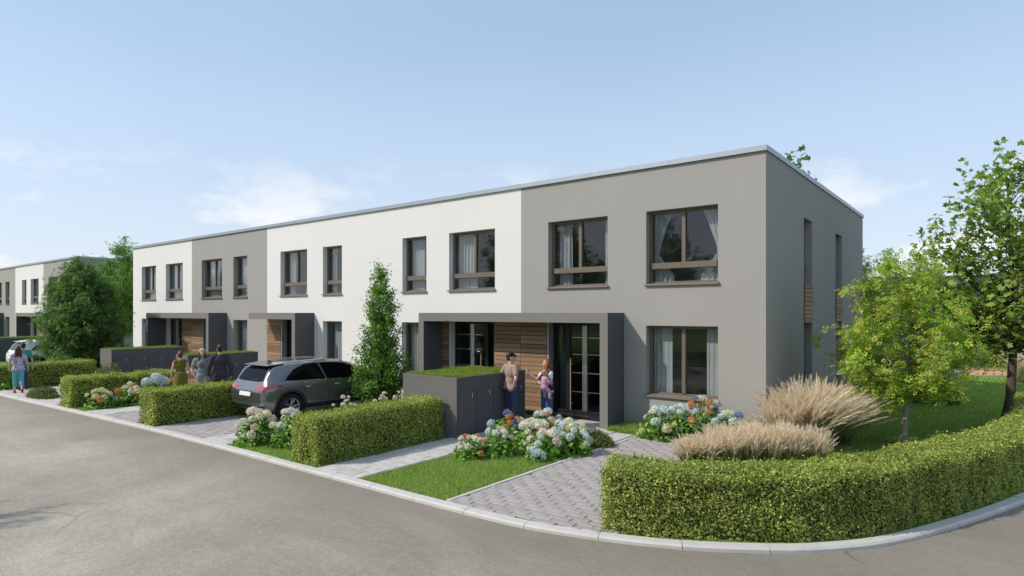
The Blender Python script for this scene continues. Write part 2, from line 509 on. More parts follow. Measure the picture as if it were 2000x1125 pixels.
g = MB().quad((-1500, -1500, -.12), (1500, -1500, -.12), (1500, 1500, -.12), (-1500, 1500, -.12)).build('ground', M['field']); tag(g, kind='structure')
rd = MB().quad((-160, -17.5, -.05), (40, -17.5, -.05), (40, 90, -.05), (-160, 90, -.05)).build('road', M['asphalt']); tag(rd, kind='structure')
vg = MB().box(-160, 40, -60, -17.5, -.1, .03).build('verge', M['lawn']); tag(vg, kind='structure')
lp = [(p[0], p[1], 0) for p in KIN] + [(-120, 85, 0), (-120, -9, 0)]
lawn = MB().add(lp, [tuple(range(len(lp)))]).build('lawn', M['lawn']); tag(lawn, kind='structure')

# kerb: every stone a piece of its own
kerb = MB()
kk = offset(KERB, .05); k2 = offset(KERB, .10)
for i in range(len(KERB) - 1):
    kerb.quad((*kk[i], -.047), (*kk[i + 1], -.047), (*k2[i + 1], -.06), (*k2[i], -.06))
kerb = kerb.build('kerb', M['bed']); tag(kerb, kind='structure')
ks = resample(KERB, 1.0)
# cut along arc length so that stones follow the bend
dk = np.r_[0, np.cumsum(np.linalg.norm(np.diff(KERB, axis=0), axis=1))]
def kerb_at(s): return np.array([np.interp(s, dk, KERB[:, 0]), np.interp(s, dk, KERB[:, 1])])
def kerb_frame(s):
    a, b = kerb_at(s - .02), kerb_at(s + .02); t = (b - a) / np.linalg.norm(b - a)
    return kerb_at(s), np.array([-t[1], t[0]])
s0 = float(np.interp(-45, KERB[:, 0], dk)); s_end = float(dk[np.argmax(KERB[:, 1] > 14)])
prof = [(.0, -.09), (.0, -.012), (.022, .012), (.15, .016), (.15, -.09)]
s = s0
while s < s_end:
    L = 1.0 if s > float(np.interp(-26, KERB[:, 0], dk)) else 2.0
    mb = MB(); sec = []
    nn = 5
    dz = random.uniform(-.004, .004)
    for k in range(nn):
        q, nrm = kerb_frame(s + .004 + (L - .008) * k / (nn - 1))
        sec.append([(q[0] + nrm[0] * a, q[1] + nrm[1] * a, z + dz) for a, z in prof])
    vs = [p for c in sec for p in c]; n = len(prof); fs = []
    for k in range(nn - 1):
        for j in range(n - 1): fs.append((k * n + j, (k + 1) * n + j, (k + 1) * n + j + 1, k * n + j + 1))
    fs += [tuple(range(n)), tuple(reversed(range((nn - 1) * n, nn * n)))]
    mb.add(vs, fs).build('kerb_stone', M['kerb'], kerb)
    s += L
# far runs of kerb as plain strips beyond the built stones
def kerb_run(a, b):
    mb = MB(); vs = []; fs = []; n = len(prof); ss = np.linspace(a, b, 40)
    for q_s in ss:
        q, nrm = kerb_frame(q_s); vs += [(q[0] + nrm[0] * u, q[1] + nrm[1] * u, z) for u, z in prof]
    for k in range(39):
        for j in range(n - 1): fs.append((k * n + j, (k + 1) * n + j, (k + 1) * n + j + 1, k * n + j + 1))
    mb.add(vs, fs).build('kerb_run', M['kerb'], kerb)
kerb_run(.1, s0 - .01); kerb_run(s + .01, dk[-1] - .1)

def kerb_y(x): return float(np.interp(x, KIN[:, 0][:int(np.argmax(KIN[:, 0] > 0))], KIN[:, 1][:int(np.argmax(KIN[:, 0] > 0))]))

_KX = KIN[:int(np.argmax(KIN[:, 0] > 1.2))]
def kerb_in(x): return float(np.interp(x, _KX[:, 0], _KX[:, 1]))
def paved(name, poly_test, x0, x1, y0, y1, pw, pd, mat, mat_i, kid='paver', built=True, top=.022, gap=.006):
    """running bond of pavers with rows along X; bed sheet below"""
    bed = MB()
    root = None
    cells = []
    r = 0; y = y0
    while y + pd <= y1 + 1e-6:
        x = x0 - pw * ((r * .38196) % 1.0)
        while x < x1:
            a, b = max(x, x0), min(x + pw, x1)
            ky = kerb_in((a + b) / 2) + .004; c = max(y, ky)
            if b - a > .05 and y + pd - c > .03 and poly_test((a + b) / 2, y + pd / 2): cells.append((a, b, c, y + pd))
            x += pw
        y += pd; r += 1
    mb = MB()
    for a, b, c, d in cells: mb.quad((a, c, .006), (b, c, .006), (b, d, .006), (a, d, .006))
    root = mb.build(name, M['bed']); tag(root, kind='structure')
    cache = {}
    rest = MB()
    for i, (a, b, c, d) in enumerate(cells):
        w, h = b - a - gap, d - c - gap
        dz = random.uniform(-.004, .003)
        if built:
            key = (round(w, 2), round(h, 2))
            if key not in cache: cache[key] = MB().bevbox(-w / 2, w / 2, -h / 2, h / 2, -.03, 0, .006).mesh(kid, mat)
            o = mesh_obj(kid, cache[key], root, ((a + b) / 2, (c + d) / 2, top + dz))
            o.rotation_euler = (random.uniform(-.006, .006), random.uniform(-.006, .006), random.uniform(-.008, .008))
        else:
            rest.bevbox(a + gap / 2, b - gap / 2, c + gap / 2, d - gap / 2, -.01, top + dz, .006)
    if not built and rest.v:
        tag(rest.build('paving', mat_i, root), kind='stuff')
    return root
def d1_test(x, y):
    xr = np.interp(y, [-7, -2.6, -1.4, -1.1], [.15, -.55, -1.25, -1.7])
    return x < xr
paved('driveway', d1_test, -2.44, .3, -7.22, -1.1, .36, .12, M['paver'], M['paver_i'])
paved('garden_path', lambda x, y: True, -5.62, -4.52, -7.2, -1.9, .55, .30, M['flag'], M['flag_i'])
paved('driveway', lambda x, y: True, -12.1, -9.85, -7.4, -1.0, .36, .18, M['paver'], M['paver_i'], built=False)
paved('garden_path', lambda x, y: True, -9.83, -8.8, -7.4, -1.0, .55, .30, M['flag'], M['flag_i'], built=False)
paved('garden_path', lambda x, y: True, -16.1, -15.05, -7.8, -1.0, .55, .30, M['flag'], M['flag_i'], built=False)
paved('driveway', lambda x, y: True, -15.03, -13.1, -7.8, -1.0, .36, .18, M['paver'], M['paver_i'], built=False)
paved('driveway', lambda x, y: True, -23.9, -18.2, -8.2, -1.0, .36, .18, M['flag'], M['flag_i'], built=False)
paved('driveway', lambda x, y: True, -33.4, -25.2, -8.6, -1.0, .6, .30, M['flag'], M['flag_i'], built=False)
# pale edging along the near driveway
edg = MB().box(-2.49, -2.50, -6.9, -6.8, -.02, 0).build('path_edging', M['bed']); tag(edg, kind='structure')
em = MB().bevbox(-.035, .035, -.497, .497, -.06, 0, .008).mesh('edging_stone', M['kerb'])
for k in range(6):
    mesh_obj('edging_stone', em, edg, (-2.49, -6.43 + k * 1.0, .027 + random.uniform(-.003, .003)))
em2 = MB().bevbox(-.03, .03, -.497, .497, -.06, 0, .008).mesh('edging_stone', M['bed'])
for k in range(5):
    mesh_obj('edging_stone', em2, edg, (-4.475, -6.45 + k * 1.0, .018))
# porch slabs
def slab(x0, x1, y0, y1, z=.05):
    o = MB().bevbox(x0, x1, y0, y1, -.05, z, .01).build('porch_slab', M['slab']); tag(o, kind='structure')
slab(-5.42, -3.02, -1.86, -.05)
MBs = MB().bevbox(-3.0, -2.54, -1.86, -.95, -.05, .04, .01).build('porch_slab', M['slab']); tag(MBs, kind='structure')
slab(-19.0, -16.3, -1.0, -.02); slab(-28.2, -22.8, -1.0, -.02); slab(-9.3, -7.2, -1.1, -.02)
# far right: sandy play path, parking strip
sp = [(-4, 19.2), (1.5, 19.8), (3.2, 20.6), (5.0, 21.2), (5.0, 23.4), (2.6, 23.6), (-4, 23.0)]
o = MB().add([(x, y, .006) for x, y in sp], [tuple(range(len(sp)))]).build('footpath', m_ground('sand', [(.42, .34, .26), (.52, .43, .33), (.58, .49, .39)])); tag(o, kind='structure')
o = MB().quad((-12, 36, .008), (5.1, 36, .008), (5.1, 46, .008), (-12, 46, .008)).build('parking_lane', M['slab']); tag(o, kind='structure')

# ------------------------------------------------------------------ foliage tools
RHOMB = (np.array([(0, -.5, 0), (.33, 0, .07), (0, .5, -.06), (-.33, 0, .07)], float), np.array([(0, 1, 2), (0, 2, 3)]))
OVAL = (np.array([(0, -.5, 0), (.27, -.2, .06), (.3, .14, .06), (0, .55, -.12), (-.3, .14, .06), (-.27, -.2, .06)], float), np.array([(0, 1, 2), (0, 2, 3), (0, 3, 4), (0, 4, 5)]))
def _maple():
    pts = []
    for ang, r in [(-90, .12), (-55, .38), (-28, .5), (-5, .33), (28, .58), (58, .36), (90, .66), (122, .36), (152, .58), (185, .33), (208, .5), (235, .38)]:
        pts.append((r * math.cos(R(ang)), r * math.sin(R(ang)), .1 * r * r))
    pts.append((0, 0, 0)); n = len(pts) - 1
    return np.array(pts, float), np.array([(n, i, (i + 1) % n) for i in range(n)])
MAPLE = _maple()
def _compound():
    """a spray of five small leaflets"""
    v = []; t = []
    for ang, r0 in [(-70, .1), (-25, .2), (25, .3), (80, .36), (140, .3), (195, .2)]:
        d = np.array([math.cos(R(ang)), math.sin(R(ang))]); p = np.array([-d[1], d[0]])
        b = len(v)
        for s_, w in ((r0 * .4, 0), (r0 * .4 + .22, .13), (r0 * .4 + .46, 0), (r0 * .4 + .22, -.13)):
            q = d * s_ + p * w; v.append((q[0], q[1], random.uniform(-.08, .08)))
        t += [(b, b + 1, b + 2), (b, b + 2, b + 3)]
    return np.array(v, float), np.array(t)
SPRAY = _compound()

def unit(a): return a / np.maximum(np.linalg.norm(a, axis=1), 1e-9)[:, None]
def leaf_mesh(name, P, Nr, size, tmpl, mat, jitter=.6, rng=RNG, droop=0):
    tv, tf = tmpl
    n = len(P); k = len(tv)
    nr = unit(np.asarray(Nr) + jitter * rng.normal(size=(n, 3)))
    a = rng.normal(size=(n, 3))
    if droop: a[:, 2] -= droop
    tx = unit(np.cross(nr, a)); ty = np.cross(nr, tx)
    if np.isscalar(size): size = np.full(n, size)
    size = size * rng.uniform(.7, 1.25, n)
    V = P[:, None, :] + size[:, None, None] * (tv[None, :, 0, None] * tx[:, None, :] + tv[None, :, 1, None] * ty[:, None, :] + tv[None, :, 2, None] * nr[:, None, :])
    F = (np.arange(n) * k)[:, None, None] + tf[None]
    return fast_mesh(name, V.reshape(-1, 3), F.reshape(-1, 3), mat)
def lump(P, s=1.0, seed=0):
    """cheap smooth 3-D noise, about -1..1"""
    r = np.random.default_rng(seed); out = np.zeros(len(P))
    for k in range(6):
        d = r.normal(size=3) * s * (1 + k * .55); out += np.sin(P @ d + r.uniform(0, 6.28)) / (1 + .4 * k)
    return out / 2.6

def hedge(label, path, width, height, density, leaf, seed, z0=0.0, group='clipped hedges', mat='hedge', name='clipped_hedge', rough=.05):
    rng = np.random.default_rng(seed)
    path = resample(np.array(path, float), .1)
    root = thing(name, label, 'hedge', (float(path[len(path) // 2, 0]), float(path[len(path) // 2, 1]), 0), group=group)
    base = np.array(root.location)
    d = np.r_[0, np.cumsum(np.linalg.norm(np.diff(path, axis=0), axis=1))]; L = d[-1]
    T = np.gradient(path, axis=0); T /= np.linalg.norm(T, axis=1)[:, None]; Nn = np.stack([-T[:, 1], T[:, 0]], 1)
    hw = width / 2; rr = .09
    n_side = int(density * L * height); n_top = int(density * L * width); n_end = int(density * height * width)
    S = []; U = []; Z = []; Nu = []; Nz = []; Ns = []
    for sgn in (-1, 1):
        S.append(rng.uniform(0, L, n_side)); U.append(np.full(n_side, sgn * hw)); Z.append(rng.uniform(0.0, height, n_side)); Nu.append(np.full(n_side, float(sgn))); Nz.append(np.full(n_side, .25)); Ns.append(np.zeros(n_side))
    S.append(rng.uniform(0, L, n_top)); U.append(rng.uniform(-hw, hw, n_top)); Z.append(np.full(n_top, height)); Nu.append(np.zeros(n_top)); Nz.append(np.ones(n_top)); Ns.append(np.zeros(n_top))
    for e in (0, L):
        S.append(np.full(n_end, e)); U.append(rng.uniform(-hw, hw, n_end)); Z.append(rng.uniform(0, height, n_end)); Nu.append(np.zeros(n_end)); Nz.append(np.full(n_end, .2)); Ns.append(np.full(n_end, 1.0 if e else -1.0))
    S, U, Z, Nu, Nz, Ns = [np.concatenate(q) for q in (S, U, Z, Nu, Nz, Ns)]
    # round the shoulders
    over = np.clip((Z - (height - rr)) / rr, 0, 1); U = U * (1 - .10 * over ** 2 * (np.abs(Nu) > 0))
    edge = np.clip((np.abs(U) - (hw - rr)) / rr, 0, 1); Z = Z - .05 * edge ** 2 * (Nz > .9)
    px = np.interp(S, d, path[:, 0]); py = np.interp(S, d, path[:, 1])
    nx = np.interp(S, d, Nn[:, 0]); ny = np.interp(S, d, Nn[:, 1]); tx = np.interp(S, d, T[:, 0]); ty = np.interp(S, d, T[:, 1])
    P = np.stack([px + nx * U, py + ny * U, Z + z0], 1)
    N3 = np.stack([nx * Nu + tx * Ns, ny * Nu + ty * Ns, Nz], 1); N3 = unit(N3)
    dep = lump(P, 3.2, seed) * rough + lump(P, 11, seed + 1) * .02 + rng.normal(0, .018, len(P)) - np.abs(rng.normal(0, .03, len(P)))
    P = P + N3 * dep[:, None]
    # loose shoots above the clipped top
    m = (Nz > .9) & (rng.random(len(P)) < .06); P[m, 2] += rng.uniform(.02, .09, m.sum())
    P[:, 2] = np.maximum(P[:, 2], .015)
    m = (Nz < .9) & (rng.random(len(P)) < .03); P[m] += N3[m] * rng.uniform(.02, .06, m.sum())[:, None]
    N3 = N3 + np.array([0, 0, .35])
    leaf = leaf * rng.uniform(.6, 1.35, len(P))
    o = mesh_obj('foliage', leaf_mesh('foliage', P - base, N3, leaf, RHOMB, M[mat], .75, rng), root); tag(o, kind='stuff')
    ins = .075
    core = MB(); vs = []; fs = []
    idx = list(range(1, len(path) - 1, 2))
    for i in idx:
        for u, z in ((-hw + ins, 0), (-hw + ins, height - ins - .02), (hw - ins, height - ins - .02), (hw - ins, 0)):
            vs.append((path[i, 0] + Nn[i, 0] * u - base[0], path[i, 1] + Nn[i, 1] * u - base[1], z))
    for k in range(len(idx) - 1):
        for j in range(3): fs.append((k * 4 + j, k * 4 + j + 1, k * 4 + 5 + j, k * 4 + 4 + j))
    fs += [(0, 1, 2, 3), tuple(len(vs) - 1 - q for q in range(4))]
    core.add(vs, fs).build('twigs', M['twig'], root)
    return root

def tree(name, label, loc, top, trunk_h, trunk_r, env, limbs, leaves, leaf, tmpl, mat, bark, seed, twig_len=.35, spread=.12, jitter=.8, group=None, inner=.3, droop=0, cat='tree', up=.5):
    rng = np.random.default_rng(seed)
    root = thing(name, label, cat, loc, group=group)
    zs = np.array([e[0] for e in env], float); rs = np.array([e[1] for e in env], float)
    wob = rng.normal(0, .012 * top, (5, 2)); wob[0] = 0
    def trunk_at(z):
        f = z / top * 4
        return np.array([np.interp(f, range(5), wob[:, 0]), np.interp(f, range(5), wob[:, 1]), z])
    ttop = top * .88
    tz = np.linspace(0, ttop, 12)
    tr = [trunk_r * (1 - .9 * (z / ttop) ** .8) + .006 + (trunk_r * .5 * max(0, 1 - z / .25) ** 2) for z in tz]
    MB().tube([trunk_at(z) if z > 0 else (0, 0, -.05) for z in tz], tr, 10).build('trunk', M[bark], root, True)
    br = MB(); LP = []; LN = []
    wz = np.linspace(zs[0], zs[-1], 60); wr = np.interp(wz, zs, rs) ** 1.4 + .02; cdf = np.cumsum(wr) / wr.sum()
    per = max(1, leaves // limbs)
    for i in range(limbs):
        z = float(np.interp((i + rng.random()) / limbs, cdf, wz)); Rz = float(np.interp(z, zs, rs))
        th = i * 2.39996 + rng.normal(0, .3); rr = Rz * math.sqrt(rng.uniform(inner, 1.0))
        end = np.array([rr * math.cos(th), rr * math.sin(th), z])
        st = trunk_at(min(max(trunk_h, z - rr * (.55 + up)), ttop * .96))
        midp = st * .45 + end * .55 + np.array([0, 0, (end[2] - st[2]) * -.12 + .05 * rr])
        ts = np.linspace(0, 1, 6)
        path = [(1 - t) ** 2 * st + 2 * t * (1 - t) * midp + t * t * end for t in ts]
        lr = trunk_r * np.interp(st[2], [0, ttop], [.5, .16]) * min(1, .35 + rr / (Rz + .01) * .5)
        br.tube(path, [max(.004, lr * (1 - .85 * t)) for t in ts], 5, False)
        nt_ = 5
        segs = []
        for k in range(nt_):
            t = rng.uniform(.35, 1.0); p = (1 - t) ** 2 * st + 2 * t * (1 - t) * midp + t * t * end
            dirv = rng.normal(size=3) + unit((end - st)[None])[0] * .9 + np.array([0, 0, .35]); dirv /= np.linalg.norm(dirv)
            q = p + dirv * twig_len * rng.uniform(.5, 1.2)
            br.tube([p, (p + q) / 2 + rng.normal(0, .02, 3), q], [max(.003, lr * .22), .003, .002], 3, False)
            segs.append((p, q))
        k = per
        pick = rng.integers(0, nt_, k); t = rng.uniform(.1, 1.1, k)
        A = np.array([sg[0] for sg in segs])[pick]; B = np.array([sg[1] for sg in segs])[pick]
        pp = A + (B - A) * t[:, None] + rng.normal(0, spread, (k, 3))
        LP.append(pp); LN.append(np.stack([pp[:, 0] * .35 / (Rz + .1), pp[:, 1] * .35 / (Rz + .1), np.full(k, .8)], 1))
    br.build('branches', M[bark], root, True)
    LP = np.concatenate(LP); LN = np.concatenate(LN)
    keep = LP[:, 2] > .1
    o = mesh_obj('crown', leaf_mesh('crown', LP[keep], LN[keep], leaf, tmpl, M[mat], jitter, rng, droop), root); tag(o, kind='stuff')
    return root
def copy_tree(o, parent=None):
    c = o.copy(); link(c, parent)
    for ch in list(o.children): copy_tree(ch, c)
    return c

def mound(name, label, loc, rx, ry, h, n, leaf, mat, seed, tmpl=RHOMB, cat='shrub', group=None, core='twig'):
    rng = np.random.default_rng(seed)
    root = thing(name, label, cat, loc, group=group)
    a = rng.normal(size=(n, 3)); a[:, 2] = np.abs(a[:, 2]); a = unit(a)
    rad = 1 + lump(a * 2, 2.5, seed) * .16 + rng.normal(0, .05, n) - np.abs(rng.normal(0, .09, n))
    P = a * rad[:, None] * np.array([rx, ry, h]); P[:, 2] = np.maximum(P[:, 2], .01)
    o = mesh_obj('foliage', leaf_mesh('foliage', P, a + np.array([0, 0, .5]), leaf, tmpl, M[mat], .8, rng), root); tag(o, kind='stuff')
    mb = MB().lathe([(.0001, h * .78), (rx * .45, h * .7), (rx * .72, h * .4), (rx * .78, 0)], 10)
    c = mb.build('stems', M[core], root); c.scale = (1, ry / rx, 1)
    return root

# blades of grass on a piece of lawn
def blades(name, x0, x1, y0, y1, n, h, w, mat, test=None, seed=0, parent=None, z=0.0):
    rng = np.random.default_rng(seed)
    P = np.stack([rng.uniform(x0, x1, n), rng.uniform(y0, y1, n), np.full(n, z)], 1)
    if test is not None: P = P[test(P)]
    n = len(P); th = rng.uniform(0, 6.283, n); hh = h * rng.uniform(.5, 1.3, n) * (1 + .35 * lump(P, 2.0, seed + 5)); ww = w * rng.uniform(.7, 1.3, n)
    lean = rng.normal(0, .45, (n, 2)) * hh[:, None]
    dx = np.stack([np.cos(th) * ww / 2, np.sin(th) * ww / 2, np.zeros(n)], 1)
    mid = P + np.stack([lean[:, 0] * .4, lean[:, 1] * .4, hh * .6], 1); tip = P + np.stack([lean[:, 0], lean[:, 1], hh], 1)
    V = np.stack([P - dx, P + dx, mid + dx * .7, mid - dx * .7, tip], 1).reshape(-1, 3)
    b = (np.arange(n) * 5)[:, None]
    F = np.concatenate([b + np.array([[0, 1, 2]]), b + np.array([[0, 2, 3]]), b + np.array([[3, 2, 4]])], 0)
    o = mesh_obj(name, fast_mesh(name, V, F, mat), parent)
    return o
def on_lawn(P):
    x, y = P[:, 0], P[:, 1]
    ok = np.ones(len(P), bool)
    for a, b, c, d in ((-2.55, .3, -7.2, -1.05), (-5.66, -4.44, -7.2, -1.0), (-5.5, -2.5, -1.9, 0.05), (-9.4, -7.1, -1.2, 0), (-12.2, -8.75, -7.3, 0), (-16.15, -13.0, -7.6, 0), (-24, -18.15, -8, 0)): ok &= ~((x > a) & (x < b) & (y > c) & (y < d))
    near = KIN[::2]
    d2 = (x[:, None] - near[None, :, 0]) ** 2 + (y[:, None] - near[None, :, 1]) ** 2
    j = d2.argmin(1); T = np.gradient(near, axis=0); nrm = np.stack([-T[:, 1], T[:, 0]], 1)
    side = (x - near[j, 0]) * nrm[j, 0] + (y - near[j, 1]) * nrm[j, 1]
    ok &= side > .01
    ok &= ~((x < 0.01) & (y > -.01) & (x > -32.5))
    return ok
for a, (x0, x1, y0, y1, n, h, w) in enumerate([(-4.45, -2.53, -7.05, -1.9, 30000, .05, .009), (-8.8, -5.6, -7.1, -3.0, 16000, .05, .011), (-2.6, 0, -1.2, 0, 4000, .06, .011), (-5.7, -5.4, -3.7, -1.0, 600, .05, .01),
                                             (-3.25, -2.5, -.95, 0, 5200, .17, .012), (-17.2, -16.1, -7.4, -3.5, 4500, .05, .016), (-.6, 5.1, -4.5, 4, 34000, .055, .012), (0, 5.1, 4, 12, 24000, .06, .017), (-3, 5.1, 12, 19.3, 14000, .07, .024)]):
    tag(blades('lawn_grass', x0, x1, y0, y1, n, h, w, M['blade'], (lambda P: np.ones(len(P), bool)) if h > .1 else on_lawn, 40 + a),
        ['short mown lawn grass between the garden path and the driveway', 'lawn grass round the hedge beside the bin store', 'grass under the window bed by the driveway', 'thin grass strip along the near bin store', 'tall grass tuft beside the porch pier', 'lawn grass strip by the third hedge',
         'lawn grass behind the curved hedge', 'shaded lawn grass beside the end house', 'far lawn grass towards the sandy path'][a], 'grass', kind='stuff')
# ------------------------------------------------------------------ terraced houses
HH, HD = 6.18, 11.77
def sheet(mb, o, u, n, u0, u1, z0, z1, holes, depth, rmat=None):
    """wall face with openings and reveals; o origin, u along, n inward"""
    o, u, n = Vector(o), Vector(u), Vector(n)
    def P(a, z, d=0): return tuple(o + u * a + n * d + Vector((0, 0, z)))
    us = sorted({u0, u1, *[h[0] for h in holes], *[h[1] for h in holes]}); zs = sorted({z0, z1, *[h[2] for h in holes], *[h[3] for h in holes]})
    for i in range(len(us) - 1):
        for j in range(len(zs) - 1):
            cu, cz = (us[i] + us[i + 1]) / 2, (zs[j] + zs[j + 1]) / 2
            if any(h[0] < cu < h[1] and h[2] < cz < h[3] for h in holes): continue
            mb.quad(P(us[i], zs[j]), P(us[i + 1], zs[j]), P(us[i + 1], zs[j + 1]), P(us[i], zs[j + 1]))
    for a, b, c, d in holes:
        mb.quad(P(a, c), P(a, d), P(a, d, depth), P(a, c, depth)); mb.quad(P(b, d), P(b, c), P(b, c, depth), P(b, d, depth))
        mb.quad(P(a, d), P(b, d), P(b, d, depth), P(a, d, depth)); mb.quad(P(b, c), P(a, c), P(a, c, depth), P(b, c, depth))

def curtain_mesh(x0, x1, z0, z1, y, waves, amp=.035, tie=None, seed=0):
    r = random.Random(seed); nx, nz = max(12, int(waves * 8)), 10
    V = []; F = []
    ph = r.uniform(0, 6)
    for j in range(nz + 1):
        tz = j / nz; z = z0 + (z1 - z0) * tz
        for i in range(nx + 1):
            t = i / nx; x = x0 + (x1 - x0) * t
            if tie is not None:
                zt, side = tie
                k = max(0, 1 - abs(tz - zt) / (.62 if tz > zt else .3)); edge = x1 if side > 0 else x0
                x = edge + (x - edge) * (1 - .8 * k ** .8)
            a = amp * (.6 + .4 * math.sin(t * 3 + seed)) 
            V.append((x, y + a * math.sin(waves * 6.283 * t + ph + .4 * math.sin(tz * 2 + t * 5)), z))
    for j in range(nz):
        for i in range(nx):
            a = j * (nx + 1) + i; F.append((a, a + 1, a + nx + 2, a + nx + 1))
    return fast_mesh('curtain', np.array(V), np.array(F), M['curtain'], True)

def window(parent, loc, rz, w, h, double, transom, curt=(), sill=True, seed=0):
    """frame is the part; panes, sill and curtains are its pieces"""
    f = .065; y0, y1 = .18, .25; T0, T1 = .36, .50
    mb = MB()
    mb.box(0, f, y0, y1, 0, h).box(w - f, w, y0, y1, 0, h).box(f, w - f, y0, y1, 0, f).box(f, w - f, y0, y1, h - f, h)
    xs = [f, w - f]
    zlo = f
    if transom:
        mb.box(f, w - f, y0 - .055, y1 - .002, T0, T1); zlo = T1
    cx = w * .5
    if double: mb.box(cx - .045, cx + .045, y0 - .018, y1 - .001, zlo, h - f)
    fr = mb.build('window', M['frame'], parent, loc=loc, bevel=.006); fr.rotation_euler = (0, 0, rz)
    cells = [(f, cx - .045), (cx + .045, w - f)] if double else [(f, w - f)]
    for a, b in cells:
        MB().box(a - .01, b + .01, .213, .221, zlo - .01, h - f + .01).build('pane', M['glass'], fr)
    if transom: MB().box(f - .01, w - f + .01, .213, .221, f - .01, T0 + .01).build('pane', M['glass'], fr)
    if sill:
        s = MB(); s.add([(-.03, -.06, -.035), (w + .03, -.06, -.035), (w + .03, .15, -.035), (-.03, .15, -.035), (-.03, -.06, .0), (w + .03, -.06, .0), (w + .03, .15, .03), (-.03, .15, .03)],
                        [(0, 3, 2, 1), (4, 5, 6, 7), (0, 1, 5, 4), (1, 2, 6, 5), (2, 3, 7, 6), (3, 0, 4, 7)])
        s.build('sill', M['sill'], fr)
    for c in curt:
        a, b, waves, tie = c
        mesh_obj('curtain', curtain_mesh(w * a, w * b, .05, h - .05, .34, waves, .03, tie, seed), fr)
        seed += 1
    return fr

def cladding(parent, loc, rz, w, z0, z1, pitch=.118):
    """backing board is the part; each slat a piece"""
    n = max(1, int(round((z1 - z0) / pitch))); p = (z1 - z0) / n
    back = MB().box(.004, w - .004, -.012, -.003, z0, z1).build('cladding', M['woodback'], parent, loc=loc)
    back.rotation_euler = (0, 0, rz)
    vs = [(0, -.034, 0), (w, -.034, 0), (w, -.008, 0), (0, -.008, 0), (0, -.034, p - .016), (w, -.034, p - .016), (w, -.008, p - .008), (0, -.008, p - .008)]
    me = MB().add(vs, [(0, 3, 2, 1), (4, 5, 6, 7), (0, 1, 5, 4), (1, 2, 6, 5), (2, 3, 7, 6), (3, 0, 4, 7)]).mesh('slat', M['wood'])
    for k in range(n):
        mesh_obj('slat', me, back, (0, 0, z0 + k * p + .004))
    return back

def door(parent, loc, w, mirror=False):
    """glazed double entrance: sidelight, leaf with long pull, glazed leaf with bars"""
    H0, H1 = .13, 2.50
    X = (lambda x: w - x) if mirror else (lambda x: x)
    def bx(mb, a, b, *r): a, b = sorted((X(a), X(b))); return mb.box(a, b, *r)
    mb = MB()
    for a, b in ((0, .06), (.40, .47), (w - .06, w)): bx(mb, a, b, .17, .24, H0, H1)
    for a, b in ((.06, .40), (.47, w - .06)): bx(mb, a, b, .17, .24, H1 - .07, H1); bx(mb, a, b, .17, .24, H0, H0 + .09)
    bx(mb, .47, .53, .165, .238, H0 + .09, H1 - .07)
    fr = mb.build('door', M['doorframe'], parent, loc=loc, bevel=.004)
    for a, b in ((.05, .41), (.52, .94), (1.02, w - .05)):
        bx(MB(), a, b, .20, .21, H0 + .05, H1 - .05).build('pane', M['doorglass'], fr)
    mb = MB(); bx(mb, .92, .955, .15, .235, H0 + .1, H1 - .08); bx(mb, 1.02, 1.055, .15, .235, H0 + .1, H1 - .08); bx(mb, .955, 1.02, .165, .225, H0 + .1, H1 - .08)
    mb.build('stile', M['metal'], fr)
    for z in (.70, 1.19, 1.67, 2.1):
        mb = MB(); bx(mb, .60, .92, .185, .199, z, z + .018); bx(mb, 1.055, w - .07, .185, .199, z, z + .018); mb.build('glazing_bar', M['metal'], fr)
    mb = MB(); x = X(.60)
    mb.tube([(x, .09, .24), (x, .09, 1.58)], .017, 8)
    for z in (.4, 1.42): mb.tube([(x, .09, z), (x, .2, z)], .011, 6)
    mb.build('handle', M['copper'], fr)
    a, b = sorted((X(-.06), X(.001))); MB().box(a, b, -.03, .235, H0 - .02, H1 + .02).build('jamb', M['palejamb'], fr)
    bx(MB(), -.06, w, -.02, .16, .02, H0 - .002).build('threshold', M['doorframe'], fr)
    c0, c1 = sorted((X(.1), X(.36))); mesh_obj('curtain', curtain_mesh(c0, c1, H0 + .1, H1 - .1, .33, 2.5, .03, None, 3), fr)
    return fr

